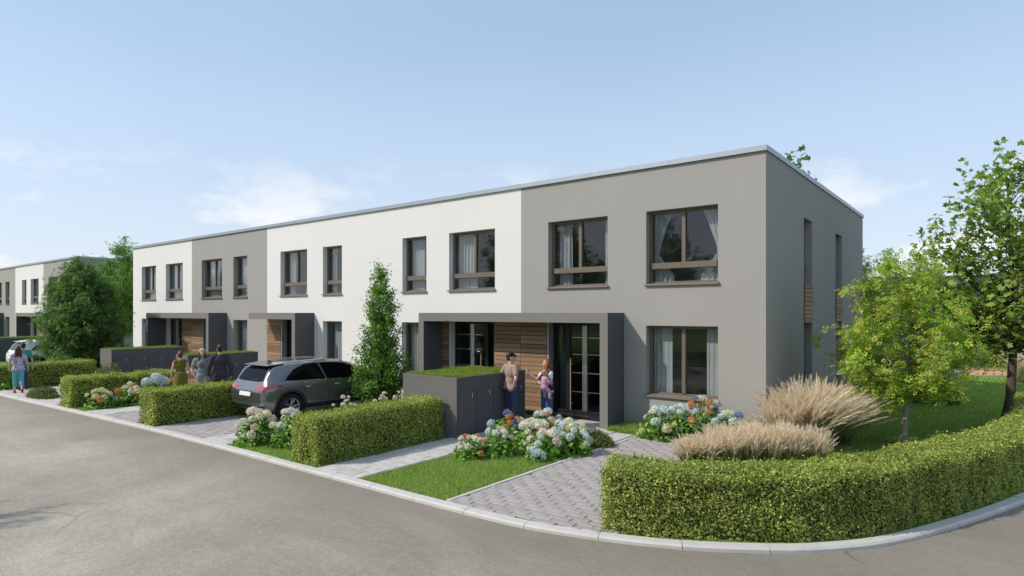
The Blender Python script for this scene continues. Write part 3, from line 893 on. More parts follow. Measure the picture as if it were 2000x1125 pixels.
TIE_R, TIE_L = (.42, 1), (.42, -1)
def house(Xr, W, colour, label, ups, gnds, dr, clads, right=False, left=False, seed=0):
    root = thing('terraced_house', label, 'house', (Xr, 0, 0), group='terraced houses in the rows')
    mb = MB()
    holes = [(a - Xr, b - Xr, 3.42, 5.14) for a, b, *_ in ups] + [(a - Xr, b - Xr, .82, 2.45) for a, b, *_ in gnds]
    if dr: holes.append((dr[0] - Xr, dr[1] - Xr, .02, 2.5))
    eps = 0.0
    sheet(mb, (0, 0, 0), (1, 0, 0), (0, 1, 0), -W, 0, -.06, HH, holes, .27)
    if right:
        sh = [(3.21, 4.08, 3.49, 5.13), (3.21, 4.08, .12, 2.49), (7.05, 7.98, 3.49, 5.13), (7.05, 7.98, .12, 2.49)]
        sheet(mb, (0, 0, 0), (0, 1, 0), (-1, 0, 0), 0, HD, -.06, HH, sh, .27)
    else: mb.quad((-.004, .002, -.05), (-.004, HD - .002, -.05), (-.004, HD - .002, HH - .05), (-.004, .002, HH - .05))
    if left: mb.quad((-W, HD, -.06), (-W, 0, -.06), (-W, 0, HH), (-W, HD, HH))
    else: mb.quad((-W + .004, HD - .002, -.05), (-W + .004, .002, -.05), (-W + .004, .002, HH - .05), (-W + .004, HD - .002, HH - .05))
    mb.quad((0, HD, -.06), (-W, HD, -.06), (-W, HD, HH), (0, HD, HH))
    mb.build('wall', M[colour], root)
    rm = MB()
    rm.box(-W + .03, -.26 if right else -.03, .27, HD - .1, 2.62, 2.98)
    rm.quad((-W + .03, 4.6, .1), (-.27, 4.6, .1), (-.27, 4.6, 5.9), (-W + .03, 4.6, 5.9))
    mid = -W * .5
    rm.quad((mid, .27, .1), (mid, 4.6, .1), (mid, 4.6, 5.9), (mid, .27, 5.9))
    rm.quad((-W + .02, .26, 5.88), (-.03, .26, 5.88), (-.03, HD - .05, 5.88), (-W + .02, HD - .05, 5.88))
    rm.quad((-W + .02, .26, .09), (-.03, .26, .09), (-.03, HD - .05, .09), (-W + .02, HD - .05, .09))
    rm.quad((-W + .02, .3, .1), (-W + .02, HD - .1, .1), (-W + .02, HD - .1, 5.8), (-W + .02, .3, 5.8))
    if not right: rm.quad((-.02, .3, .1), (-.02, HD - .1, .1), (-.02, HD - .1, 5.8), (-.02, .3, 5.8))
    rm.build('interior', M['room'], root)
    x1 = .035 if right else 0; x0 = -W - (.035 if left else 0)
    MB().box(x0 + .06, x1 - .06, .03, HD - .03, HH - .02, HH + .03).build('roof', M['roof'], root)
    runs = [(x0, x1, -.06, .30), (x0, x1, HD - .3, HD + .04)]
    if right: runs.append((x1 - .30, x1 - .0005, .3, HD - .3))
    if left: runs.append((x0 + .0005, x0 + .30, .3, HD - .3))
    for a, b, c, d in runs:
        along = (b - a) > (d - c); L_ = (b - a) if along else (d - c); n_ = max(1, round(L_ / 2.15))
        for k_ in range(n_):
            e0, e1 = L_ * k_ / n_ + .002, L_ * (k_ + 1) / n_ - .002
            q = (a + e0, a + e1, c, d) if along else (a, b, c + e0, c + e1)
            dz_ = random.uniform(-.003, .003)
            MB().box(*q, HH - .0345 + dz_, HH + .075 + dz_).build('coping', M['coping'], root)
    for k, (a, b, dbl, cur) in enumerate(ups): window(root, (a - Xr, 0, 3.42), 0, b - a, 1.72, dbl, True, cur, seed=seed * 10 + k)
    for k, (a, b, dbl, cur) in enumerate(gnds): window(root, (a - Xr, 0, .82), 0, b - a, 1.63, dbl, False, cur, seed=seed * 10 + 5 + k)
    if dr: door(root, (dr[0] - Xr, 0, 0), dr[1] - dr[0], dr[2])
    for a, b in clads: cladding(root, (a - Xr, 0, 0), 0, b - a, .14, 2.5)
    if clads:
        pl = MB()
        for a, b in clads: pl.box(a - Xr, b - Xr, -.03, -.002, .03, .135)
        pl.build('plinth', M['woodback'], root)
    if right:
        for ya, yb in ((3.21, 4.08), (7.05, 7.98)):
            window(root, (0, ya, 3.49), R(90), yb - ya, 1.64, False, True, (), False)
            window(root, (0, ya, .12), R(90), yb - ya, 2.37, False, False, (), False)
            c = cladding(root, (0, ya, 0), R(90), yb - ya, 2.50, 3.48, .11)
    return root
PL = (.04, .42, 4, None); PR = (.62, .96, 4, None)
house(0, 6.43, 'grey', 'grey rendered end house with its shaded windowed side facing the yellow-green maple',
      [(-5.53, -3.75, True, [(.86, .98, 1.5, None), (.08, .3, 3, None)]), (-2.72, -1.01, True, [(.70, .99, 4, TIE_R), (.04, .32, 4, TIE_L)])],
      [(-2.72, -1.01, True, [(.03, .30, 4, None), (.78, .985, 3.5, None)])], (-5.49, -3.62, False), [(-6.425, -5.56)], right=True, seed=1)
house(-6.43, 6.40, 'white', 'white rendered house sharing the wide canopy with the grey end house',
      [(-9.15, -7.36, True, [(.05, .48, 6, None)]), (-11.22, -10.12, False, [(.1, .62, 5, None)])],
      [(-11.25, -10.12, False, [(.08, .9, 7, None)])], (-9.07, -7.36, True), [(-9.42, -9.14), (-7.355, -6.435)], seed=2)
house(-12.83, 6.40, 'white', 'white rendered house with a narrow porch behind the grey parked car',
      [(-15.49, -14.37, False, [(.08, .35, 2.5, None), (.65, .97, 4, None)]), (-18.27, -16.48, True, [(.65, .98, 4, TIE_R), (.05, .3, 3, None)])],
      [(-15.49, -14.37, False, [(.2, .97, 7, None)])], (-18.12, -16.25, False), [(-19.2, -18.2)], seed=3)
house(-19.23, 6.47, 'grey', 'grey rendered middle house between two white houses behind the three people',
      [(-21.9, -20.76, False, [(.06, .94, 6, None)]), (-24.74, -22.87, True, [(.05, .6, 6, None)])],
      [(-21.9, -20.76, False, [(.1, .9, 6, None)])], (-24.55, -22.75, False), [(-25.69, -24.62)], seed=4)
house(-25.7, 6.7, 'white', 'white rendered end house beside the bushy tree',
      [(-28.45, -26.63, True, [(.05, .5, 5, None), (.6, .95, 4, None)]), (-31.3, -29.57, True, [(.05, .6, 5, None)])],
      [(-31.3, -29.57, True, [(.05, .4, 4, None)])], (-28.3, -26.66, True), [(-28.65, -28.37), (-26.655, -25.705)], left=True, seed=5)
B2 = -40.75
house(B2, 6.65, 'grey', 'grey rendered end house of the far row behind the bushy tree',
      [(B2 - 5.6, B2 - 3.8, True, [PL]), (B2 - 2.8, B2 - 1.05, True, [PR])], [(B2 - 2.8, B2 - 1.05, True, [PL])], (B2 - 5.5, B2 - 3.65, False), [(B2 - 6.645, B2 - 5.57)], right=True, seed=6)
house(B2 - 6.65, 6.6, 'white', 'white rendered house of the far row above the white parked car',
      [(B2 - 9.5, B2 - 7.7, True, [PR]), (B2 - 11.6, B2 - 10.5, False, [PL])], [(B2 - 11.6, B2 - 10.5, False, [PL])], (B2 - 9.4, B2 - 7.7, True), [(B2 - 7.695, B2 - 6.655)], seed=7)
house(B2 - 13.25, 6.6, 'grey', 'grey rendered house at the far end of the street, left of the far white house',
      [(B2 - 15.9, B2 - 14.8, False, [PL]), (B2 - 18.7, B2 - 16.9, True, [PR])], [(B2 - 15.9, B2 - 14.8, False, [PL])], (B2 - 18.6, B2 - 16.8, False), [(B2 - 19.8, B2 - 18.66)], left=True, seed=8)

# ------------------------------------------------------------------ entrance canopies
def canopy(x0, x1, label, left_pier=True, D=.80):
    w = x1 - x0
    root = thing('entrance_canopy', label, 'canopy', (x0, 0, 0), group='entrance canopies')
    a0 = .21 if left_pier else 0
    MB().box(a0, w - .21, -D, -D + .10, 2.51, 2.75).build('fascia', M['canopy'], root)
    MB().box(a0 + .002, w - .212, -D + .10, -.002, 2.52, 2.745).build('roof_slab', M['shaded_grey'], root)
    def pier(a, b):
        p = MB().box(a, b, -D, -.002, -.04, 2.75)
        p.mi = [0, 0, 1, 0, 0, 0]  # sunlit front lighter, other faces darker: shade put into the colour
        p.build('pier', [M['shaded_grey'], M['canopy']], root)
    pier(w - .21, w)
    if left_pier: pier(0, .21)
    return root
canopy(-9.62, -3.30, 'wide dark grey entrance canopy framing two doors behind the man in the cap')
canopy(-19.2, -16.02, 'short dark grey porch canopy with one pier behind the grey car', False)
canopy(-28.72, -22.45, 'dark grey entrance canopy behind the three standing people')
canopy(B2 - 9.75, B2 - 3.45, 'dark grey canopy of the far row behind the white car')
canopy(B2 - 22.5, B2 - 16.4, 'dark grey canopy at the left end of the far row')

# ------------------------------------------------------------------ bin stores with grass roofs
LEVER = MB().tube([(0, 0, 0), (.035, 0, 0)], .012, 6).tube([(.035, .0, .012), (.04, 0, -.11)], [.012, .009], 6)
def bin_store(x1, y0, y1, w, label, ndoors, h=1.33, seed=0, dense=1.0):
    root = thing('bin_store', label, 'bin store', (x1, y0, 0), group='bin stores with grass roofs')
    L = y1 - y0; t = .05
    b = MB()
    b.box(-w, 0, 0, L, -.03, h - .06)
    b.mi = [0, 0, 1, 0, 0, 0]  # one paint: sunlit end coloured lighter, shaded sides darker
    b.build('body', [M['shaded_grey'], M['binend_lit']], root)
    r = MB(); 
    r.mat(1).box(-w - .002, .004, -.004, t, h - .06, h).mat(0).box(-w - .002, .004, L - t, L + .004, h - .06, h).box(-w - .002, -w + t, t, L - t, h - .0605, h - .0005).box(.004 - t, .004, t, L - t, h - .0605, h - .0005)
    r.build('rim', [M['shaded_grey'], M['binend_lit']], root)
    dw = (L - .10) / ndoors
    dm = MB().box(0, .012, .012, dw - .012, .06, 1.02).mesh('door', M['shaded_grey'])
    lm = LEVER.mesh('handle', M['metal'], True)
    for k in range(ndoors):
        d = mesh_obj('door', dm, root, (.001, .05 + k * dw, 0))
        hn = mesh_obj('handle', lm, d, (.012, dw * .68, .95))
    soil = MB().quad((-w + t, t, h - .02), (-t, t, h - .02), (-t, L - t, h - .02), (-w + t, L - t, h - .02)).build('green_roof', M['lawn'], root)
    n = int(9000 * w * L / 4.2 * dense)
    g_ = blades('roof_grass', -w + t, -t, t, L - t, n, .065, .011, M['sedum'], None, 70 + seed, soil, h - .025); tag(g_, kind='stuff')
    return root
bin_store(-5.45, -3.6, -1.12, 1.72, 'dark grey bin store with a grass roof beside the man in the cap', 4, seed=1, dense=1.6)
bin_store(-17.45, -3.9, -1.4, .85, 'dark grey grass-roofed bin store behind the man in the dark suit', 4, seed=2)
bin_store(-23.0, -4.25, -1.55, 1.15, 'dark grey grass-roofed bin store left of the woman in the olive dress', 4, seed=3)
bin_store(-40.2, -4.6, -1.7, 1.7, 'dark grey grass-roofed bin store before the far row', 4, seed=4, dense=.4)
# ------------------------------------------------------------------ hedges
hc = offset(KERB, .15 + .06 + .40)
i0 = int(np.argmax(hc[:, 0] > -.40)); i1 = int(np.argmax(hc[:, 1] > 6.0))
hedge('long clipped green hedge curving round the corner along the kerb', hc[i0:i1], .80, .80, 5200, .031, 3)
hedge('clipped hedge between the garden path and the grey car, ending at the near bin store', [(-6.12, -6.93), (-6.12, -3.68)], .72, .86, 4200, .033, 4)
hedge('clipped hedge before the three standing people, beside the grey car', [(-12.6, -7.05), (-12.6, -4.1)], .86, .86, 3200, .038, 5)
hedge('clipped hedge left of the blue-green flower bed, before the small grass-roofed bin store', [(-17.55, -7.32), (-17.55, -4.0)], .88, .86, 2600, .042, 6)
hedge('clipped hedge behind the two walkers', [(-24.5, -7.5), (-24.5, -4.4)], .8, .86, 2200, .046, 7)
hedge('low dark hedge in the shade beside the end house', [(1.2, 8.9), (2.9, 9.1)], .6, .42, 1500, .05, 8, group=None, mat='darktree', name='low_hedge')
hedge('rough green hedge bank beyond the sandy path', [(-6, 26.5), (4.9, 27.5)], 1.6, .95, 500, .11, 9, group=None, mat='hedge', name='hedge_bank', rough=.12)

# ------------------------------------------------------------------ trees
tree('columnar_hornbeam', 'narrow columnar leafy tree standing before the white houses', (-9.5, -2.3, 0), 4.1, .25, .055,
     [(.2, .62), (.8, .72), (1.5, .70), (2.4, .54), (3.2, .36), (3.8, .17), (4.1, .05)], 170, 26000, .066, RHOMB, 'hornbeam', 'bark', 21, .24, .06, .8, inner=.12, up=1.4)
tree('young_maple', 'young yellow-green maple with a pale trunk on the lawn', (2.26, 1.78, 0), 4.15, 1.05, .062,
     [(.85, .55), (1.25, 1.35), (1.9, 1.75), (2.5, 1.45), (3.1, 1.12), (3.7, .6), (4.15, .1)], 115, 7200, .13, SPRAY, 'yellowmaple', 'palebark', 26, .42, .075, .65, inner=.1, up=.1)
tree('maple_tree', 'tall dark green maple with brown bark behind the curved hedge', (4.04, 7.15, 0), 7.0, 1.75, .12,
     [(1.75, .9), (2.6, 1.6), (3.6, 2.15), (4.6, 2.1), (5.6, 1.55), (6.4, .95), (7.0, .2)], 120, 6200, .155, MAPLE, 'maple', 'bark', 27, .62, .13, .7, inner=.12, up=.45)
tree('bushy_tree', 'broad bushy dark green tree beside the white end house', (-29.5, -3.2, 0), 5.2, .45, .12,
     [(.3, 1.0), (1.1, 1.7), (2.0, 1.95), (3.0, 1.75), (3.9, 1.3), (4.6, .8), (5.2, .12)], 190, 24000, .16, SPRAY, 'darktree', 'bark', 24, .5, .12, .8, inner=.12, up=.5)
tree('tall_tree', 'lighter green tree in the gap between the two house rows', (-35.3, .6, 0), 6.9, 1.6, .12,
     [(1.6, .8), (2.6, 1.7), (4.0, 2.0), (5.4, 1.4), (6.3, .8), (6.9, .1)], 90, 6500, .19, SPRAY, 'hornbeam', 'bark', 25, .6, .14, .8, inner=.12)
tree('tall_tree', 'tree rising behind the flat roof of the grey end house', (-4.1, 17.5, 0), 10.4, 3, .18,
     [(3, 1.2), (5, 2.0), (7, 1.9), (8.8, 1.35), (9.8, .8), (10.4, .2)], 70, 3000, .26, MAPLE, 'darktree', 'bark', 28, .8, .2, .8)
def rowtree(x, y, top, seed, label, mat='darktree'):
    return tree('background_tree', label, (x, y, 0), top, 1.2, .15, [(.5, top * .22), (top * .35, top * .34), (top * .6, top * .32), (top * .85, top * .18), (top, .1)], 60, 3800, .26, SPRAY, mat, 'bark', seed, .7, .2, .8, group='trees beyond the lawn')
rowtree(.4, 30, 5.6, 31, 'dark tree beyond the hedge bank nearest the end house')
rowtree(1.9, 33.5, 2.6, 32, 'low rounded tree before the tan barn wall', 'hornbeam')
rowtree(-3.2, 31, 6.5, 33, 'dark tree hidden mostly behind the end house')
# across the street, behind the viewer
t_op = tree('street_tree', 'leafy street tree across the road throwing a shadow on the asphalt', (-12.6, -18.4, 0), 7.6, 1.9, .14, [(1.8, 1.0), (3, 2.2), (4.6, 2.5), (6.2, 1.6), (7.6, .2)], 60, 5200, .24, SPRAY, 'darktree', 'bark', 34, .7, .2, .8)
for x, y, rz, sc, lb in ((-21, -24, 1.2, 1.25, 'leafy street tree across the road opposite the far bin stores'), (-1.5, -27, 2.9, 1.2, 'leafy street tree across the road opposite the end house'), (8, -30, .4, 1.3, 'leafy street tree across the road opposite the corner'),
                        (-8, -29, 2.2, 1.45, 'tall leafy street tree across the road opposite the wide canopy'), (-15.5, -28, 3.9, 1.3, 'leafy street tree across the road opposite the grey car'), (-28, -27, 5.1, 1.4, 'leafy street tree across the road opposite the white car')):
    c = copy_tree(t_op); c.location = (x, y, 0); c.rotation_euler = (0, 0, rz); c.scale = (sc, sc, sc); c['label'] = lb

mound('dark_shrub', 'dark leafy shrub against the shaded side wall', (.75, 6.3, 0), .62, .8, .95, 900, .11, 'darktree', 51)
mound('low_shrub', 'low olive-green mound shrub between the hydrangeas and the porch', (-2.78, -2.28, 0), .42, .38, .33, 2600, .04, 'mound', 52, group='low mound shrubs')
mound('low_shrub', 'low grey-green mound shrub at the kerb beside the two walkers', (-20.6, -7.05, 0), .85, .38, .34, 2200, .06, 'mound', 53, group='low mound shrubs')
mound('low_shrub', 'brownish low shrub behind the hedge beside the far grass-roofed bin store', (-22.2, -4.6, 0), 1.0, .5, .85, 1500, .07, 'mound', 54, group='low mound shrubs')
mound('low_shrub', 'loose shrub in front of the bushy tree', (-27.6, -4.6, 0), 1.2, .6, .95, 1500, .09, 'darktree', 55, group='low mound shrubs')
mound('low_shrub', 'small pale groundcover shrub under the columnar tree', (-9.1, -3.0, 0), .5, .4, .4, 900, .06, 'mound', 56, group='low mound shrubs')

# ------------------------------------------------------------------ hydrangeas: leaves, stems, separate flower heads
def head_mesh(colour, seed):
    rng = np.random.default_rng(seed); n = 90
    k = np.arange(n) + .5; ph = np.arccos(1 - 2 * k / n * .82); th = math.pi * (1 + 5 ** .5) * k
    D = np.stack([np.cos(th) * np.sin(ph), np.sin(th) * np.sin(ph), np.cos(ph)], 1)
    P = D * np.array([1, 1, .82]) * rng.uniform(.9, 1.06, n)[:, None]
    return leaf_mesh('flower_head', P, D, .42, RHOMB, M['fl_' + colour], .28, rng)
HEADS = {c: [head_mesh(c, 100 + i * 3 + j) for j in range(2)] for i, c in enumerate(['cream', 'palegreen', 'paleblue', 'blue', 'orange', 'yellow', 'pink'])}
def hydrangea(label, loc, r, h, heads, seed, n_leaf=420, leaf=.11, fr=.075, group='hydrangea bushes'):
    rng = np.random.default_rng(seed); pr = random.Random(seed)
    root = thing('hydrangea', label, 'shrub', (loc[0], loc[1], 0), group=group)
    a = unit(rng.normal(size=(n_leaf, 3))); a[:, 2] = np.abs(a[:, 2])
    rad = rng.uniform(.35, 1.0, n_leaf) ** .5 * (1 + lump(a * 2, 2.2, seed) * .15)
    P = a * rad[:, None] * np.array([r, r, h * .92]); P[:, 2] = np.maximum(P[:, 2], .04)
    tag(mesh_obj('leaves', leaf_mesh('leaves', P, a * .6 + np.array([0, 0, .7]), leaf, OVAL, M['hydleaf'], .5, rng), root), kind='stuff')
    st = MB()
    tot = sum(heads.values()); cols = [c for c, k in heads.items() for _ in range(k)]; pr.shuffle(cols)
    for i, c in enumerate(cols):
        el = pr.uniform(.12, 1.0) ** .7; az = i * 2.39996 + pr.uniform(-.4, .4)
        cz = math.sin(el * 1.5); cr = math.cos(el * 1.5)
        k = pr.uniform(.95, 1.14)
        p = Vector((r * cr * math.cos(az) * k, r * cr * math.sin(az) * k, max(.1, h * cz * k)))
        o = mesh_obj('flower_head', HEADS[c][i % 2], root, p)
        s_ = fr * pr.uniform(.75, 1.3); o.scale = (s_, s_, s_)
        tilt = Vector((p.x, p.y, h * .9)).normalized(); o.rotation_euler = tilt.to_track_quat('Z', 'Y').to_euler()
        st.tube([(p.x * .25, p.y * .25, 0), (p.x * .7, p.y * .7, p.z * .6), p], [.008, .006, .004], 4, False)
    st.build('stems', M['twig'], root)
    return root
CR = dict(cream=8, palegreen=3, yellow=2, pink=2)
# bed between path and driveway
hydrangea('small hydrangea with orange and white flowers at the path edge of the near bed', (-4.02, -4.72), .34, .42, dict(orange=6, cream=6, pink=2), 201, 300, .085, .055)
hydrangea('leafy hydrangea with few pale flowers next to the small orange one', (-3.70, -4.30), .34, .50, dict(cream=4, palegreen=2, yellow=1), 202, 380, .10, .055)
hydrangea('hydrangea with deep blue and orange flower balls below the man in the cap', (-4.28, -3.25), .50, .60, dict(blue=6, paleblue=6, orange=6, palegreen=3), 203, 520, .10, .075)
hydrangea('cream-flowered hydrangea in the middle of the near bed', (-3.45, -3.50), .48, .56, dict(cream=12, paleblue=2, palegreen=2, pink=2), 204, 600)
hydrangea('cream and pink hydrangea at the driveway edge of the near bed', (-2.98, -3.78), .42, .46, dict(cream=9, pink=4, palegreen=3), 205, 520)
hydrangea('pale blue-green hydrangea spilling over the driveway edge', (-2.72, -3.28), .42, .52, dict(palegreen=10, paleblue=4, yellow=4, cream=2), 206, 500, .11, .085)
hydrangea('tall hydrangea with a grey-blue and an orange head below the woman with the baby', (-3.75, -2.65), .42, .62, dict(cream=7, paleblue=3, orange=3, palegreen=2), 207, 480)
hydrangea('white hydrangea in front of the porch slab', (-3.12, -2.75), .38, .52, dict(cream=9, palegreen=3, yellow=2), 208, 420)
hydrangea('tiny pale blue hydrangea at the front corner of the near bed', (-2.85, -4.22), .16, .24, dict(paleblue=3, palegreen=3), 209, 90, .08, .065)
# under the ground floor window
hydrangea('pale blue and yellow hydrangea beside the grass tuft at the pier', (-2.05, -.85), .42, .62, dict(palegreen=7, yellow=4, paleblue=3), 211, 420, .1, .085)
hydrangea('dark-leaved hydrangea with pale green flowers under the window', (-1.62, -.65), .40, .70, dict(palegreen=7, paleblue=4, yellow=2), 212, 480, .1, .08)
hydrangea('hydrangea with orange and blue flower balls under the window', (-1.15, -.52), .44, .92, dict(orange=8, blue=3, paleblue=4, yellow=2, pink=2), 213, 520, .1, .075)
hydrangea('pale green hydrangea near the corner of the grey end house', (-.62, -.48), .42, .62, dict(palegreen=9, yellow=2, paleblue=2, blue=1), 214, 400, .1, .085)
# by the grey car
hydrangea('cream hydrangea at the kerb beside the grey car', (-8.42, -6.55), .42, .66, dict(cream=14, pink=3), 221, 520, .11, .08)
hydrangea('cream and pale blue hydrangea between the car and the hedge', (-7.65, -6.2), .44, .72, dict(cream=10, palegreen=5, paleblue=2), 222, 520, .11, .07)
hydrangea('small-flowered white hydrangea behind the hedge near the rear wheel', (-7.5, -5.0), .46, .82, dict(cream=14), 223, 420, .09, .045)
hydrangea('small-flowered pink hydrangea behind the hedge beside the car door', (-7.5, -3.9), .46, .80, dict(cream=9, pink=5), 224, 420, .09, .045)
# left beds
hydrangea('yellow-leaved cream hydrangea at the kerb before the third hedge', (-16.55, -6.75), .40, .52, dict(cream=10, yellow=4, orange=2), 231, 380, .1, .075)
hydrangea('cream and orange hydrangea behind the yellow-leaved one', (-16.42, -6.0), .42, .62, dict(cream=8, orange=5, yellow=3), 232, 380, .1, .08)
hydrangea('blue-green hydrangea with very large flower heads before the third hedge', (-16.6, -5.2), .48, .72, dict(palegreen=7, paleblue=7), 233, 320, .11, .15)
hydrangea('hydrangea with orange and blue-green heads behind the olive dress', (-16.5, -4.3), .48, .78, dict(palegreen=5, paleblue=5, orange=6), 234, 320, .11, .13)
hydrangea('small hydrangea beside the feet of the two walkers', (-24.0, -7.3), .4, .35, dict(cream=3), 235, 240, .09, .05)

# ------------------------------------------------------------------ ornamental grasses
def reed(label, loc, r, h, n_blade, n_plume, seed, lean=(0, 0), plume_len=.42, group='ornamental grass clumps'):
    rng = np.random.default_rng(seed)
    root = thing('ornamental_grass', label, 'grass', (loc[0], loc[1], 0), group=group)
    def arcs(n, hmin, hmax, spread):
        az = rng.uniform(0, 6.283, n); out = rng.random(n) ** .6 * spread
        hh = rng.uniform(hmin, hmax, n) * (1 - .25 * out)
        ba = rng.uniform(0, 6.283, n); br_ = np.sqrt(rng.random(n)) * r * .42
        base = np.stack([np.cos(ba) * br_, np.sin(ba) * br_, np.zeros(n)], 1)
        d = np.stack([np.cos(az) * out * r + lean[0] * hh, np.sin(az) * out * r + lean[1] * hh, hh * h], 1)
        return base, d
    # blades: 4-segment strips that arch over
    b, d = arcs(n_blade, .45, .85, 1.0)
    n = n_blade; ts = np.array([0, .3, .6, .85, 1.0]); w = .007 * rng.uniform(.7, 1.4, n)
    side = unit(np.cross(d, np.array([0, 0, 1.0]) + rng.normal(0, .3, (n, 3))))
    rows = []
    for t in ts:
        p = b + np.stack([d[:, 0] * t ** 1.7, d[:, 1] * t ** 1.7, d[:, 2] * (1.25 * t - .35 * t * t * t)], 1)
        ww = (w * (1 - t * .9))[:, None]
        rows += [p - side * ww, p + side * ww]
    V = np.stack(rows, 1).reshape(-1, 3); base = (np.arange(n) * 10)[:, None]
    F = np.concatenate([base + np.array([[2 * k, 2 * k + 1, 2 * k + 3, 2 * k + 2]]) for k in range(4)], 0)
    tag(mesh_obj('blades', fast_mesh('blades', V, F, M['reed']), root), kind='stuff')
    # plumes: stalk plus many fine hairs
    b, d = arcs(n_plume, .62, 1.1, .85)
    n = n_plume
    def pos(t): return b[:, None, :] + np.stack([d[:, 0:1] * t ** 1.5, d[:, 1:2] * t ** 1.5, d[:, 2:3] * (1.15 * t - .15 * t ** 3)], 2)
    side = unit(np.cross(d, rng.normal(size=(n, 3))))
    st = []
    for t in (.15, .6, 1.0):
        p = pos(np.full((n, 1), t))[:, 0]; st += [p - side * .002, p + side * .002]
    SV = np.stack(st, 1).reshape(-1, 3); sb = (np.arange(n) * 6)[:, None]
    SF = np.concatenate([sb + np.array([[0, 1, 3, 2]]), sb + np.array([[2, 3, 5, 4]])], 0)
    K = 30
    t = rng.uniform(1 - plume_len, 1.0, (n, K)); root_p = pos(t); tip_t = np.minimum(t + .10, 1.12)
    u = (t - (1 - plume_len)) / plume_len; fat = (np.sin(np.clip(u, 0, 1) * math.pi) ** .6) * .028 + .006
    ang = rng.uniform(0, 6.283, (n, K)); s2 = unit(np.cross(d, side))
    rad = (np.cos(ang)[..., None] * side[:, None] + np.sin(ang)[..., None] * s2[:, None]) * fat[..., None]
    tip = pos(tip_t) + rad; wv = unit(np.cross(d, rng.normal(size=(n, 3))))[:, None] * .0042
    HV = np.stack([root_p - wv, root_p + wv, tip], 2).reshape(-1, 3)
    V = np.concatenate([SV, HV]); 
    hb = np.arange(n * K)[:, None] * 3 + len(SV) + np.array([[0, 1, 2]])
    SF3 = np.concatenate([SF[:, [0, 1, 2]], SF[:, [0, 2, 3]]])
    tag(mesh_obj('plumes', fast_mesh('plumes', V, np.concatenate([SF3, hb]), M['plume']), root), kind='stuff')
    return root
reed('big tawny ornamental grass clump fanning out at the corner of the grey end house', (.70, .25), 1.05, 1.38, 1500, 900, 301, (.06, .02))
reed('tawny ornamental grass clump leaning over the lawn beside the big one', (.98, 1.08), .95, 1.25, 1000, 600, 302, (.14, .03))
reed('tawny ornamental grass clump touching the front corner of the grey end house', (.38, -.12), .6, 1.08, 600, 360, 303, (0, 0))
for k, (x, y, h) in enumerate([(-.62, -2.55, .56), (-.3, -2.4, .66), (.02, -2.25, .76), (.32, -2.05, .80), (.62, -1.85, .82), (.9, -1.6, .80), (1.2, -1.3, .76), (.62, -1.3, .82), (-.35, -1.85, .72), (.15, -1.6, .8)]):
    reed(['shortest pale grass clump at the driveway edge', 'pale grass clump second from the driveway', 'pale grass clump third from the driveway', 'pale grass clump fourth from the driveway', 'pale plumed grass clump before the house corner', 'pale grass clump second from the lawn end of the row', 'silvery grass clump at the lawn end of the row', 'pale grass clump in the back of the row near the house corner', 'pale grass clump touching the window hydrangeas', 'pale grass clump in the middle of the back row'][k],
         (x, y), .36, h * .93, 380, 330, 310 + k, (.02, -.03), .72, group='pale grass clumps behind the curved hedge')
reed('ornamental grass clump at the far end of the lawn by the sandy path', (4.75, 17.8), .9, 1.5, 500, 200, 330)
# ------------------------------------------------------------------ cars
from mathutils.geometry import delaunay_2d_cdt
M['carglass'] = m_plain('car_glass', (.004, .005, .006), .06, 0, .10, .05)
M['tyre'] = m_plain('tyre_rubber', (.018, .018, .018), .85, 0, .2, .2, 20)
M['rim'] = m_plain('alloy_rim', (.40, .40, .41), .28, .9, var=.1)
M['plastic'] = m_plain('black_plastic', (.018, .018, .020), .55, 0, .4, .1)
M['chrome'] = m_plain('chrome_trim', (.66, .66, .68), .15, 1.0, var=.05)
M['tail'] = m_plain('tail_lamp', (.42, .010, .016), .12, 0, .7, .2, 30, 1.0)
M['plate'] = m_plain('number_plate', (.75, .75, .73), .4)
M['lamp'] = m_plain('head_lamp', (.6, .62, .65), .08, .3, .8)
def m_paint(name, c, metal=.55):
    m, nt, out = new_mat(name)
    f = noise(nt, 400, 2, .6)
    principled(nt, out, mixc(nt, f, vary(c, .9), vary(c, 1.1)), .22, metal, .5, None, 1.0)
    return m
ST = [(0, .46, .78, .74, .68), (.04, .36, .88, .83, .79), (.09, .30, .98, .93, .83), (.14, .27, 1.08, .985, .86), (.22, .25, 1.23, 1.0, .88), (.31, .24, 1.38, 1.0, .893), (.46, .23, 1.475, 1.0, .90),
      (.9, .22, 1.515, .99, .905), (1.4, .22, 1.55, .975, .905), (2.0, .22, 1.56, .955, .905), (2.5, .22, 1.52, .94, .905), (2.8, .22, 1.43, .93, .90), (3.1, .22, 1.25, .92, .895), (3.35, .22, 1.08, .91, .89),
      (3.6, .22, 1.0, .88, .88), (3.95, .23, .94, .82, .85), (4.15, .26, .86, .74, .80), (4.26, .32, .77, .66, .74), (4.3, .42, .68, .58, .66)]
def evaluated(o):
    dg = bpy.context.evaluated_depsgraph_get()
    dg.update()
    return bpy.data.meshes.new_from_object(o.evaluated_get(dg), depsgraph=dg)
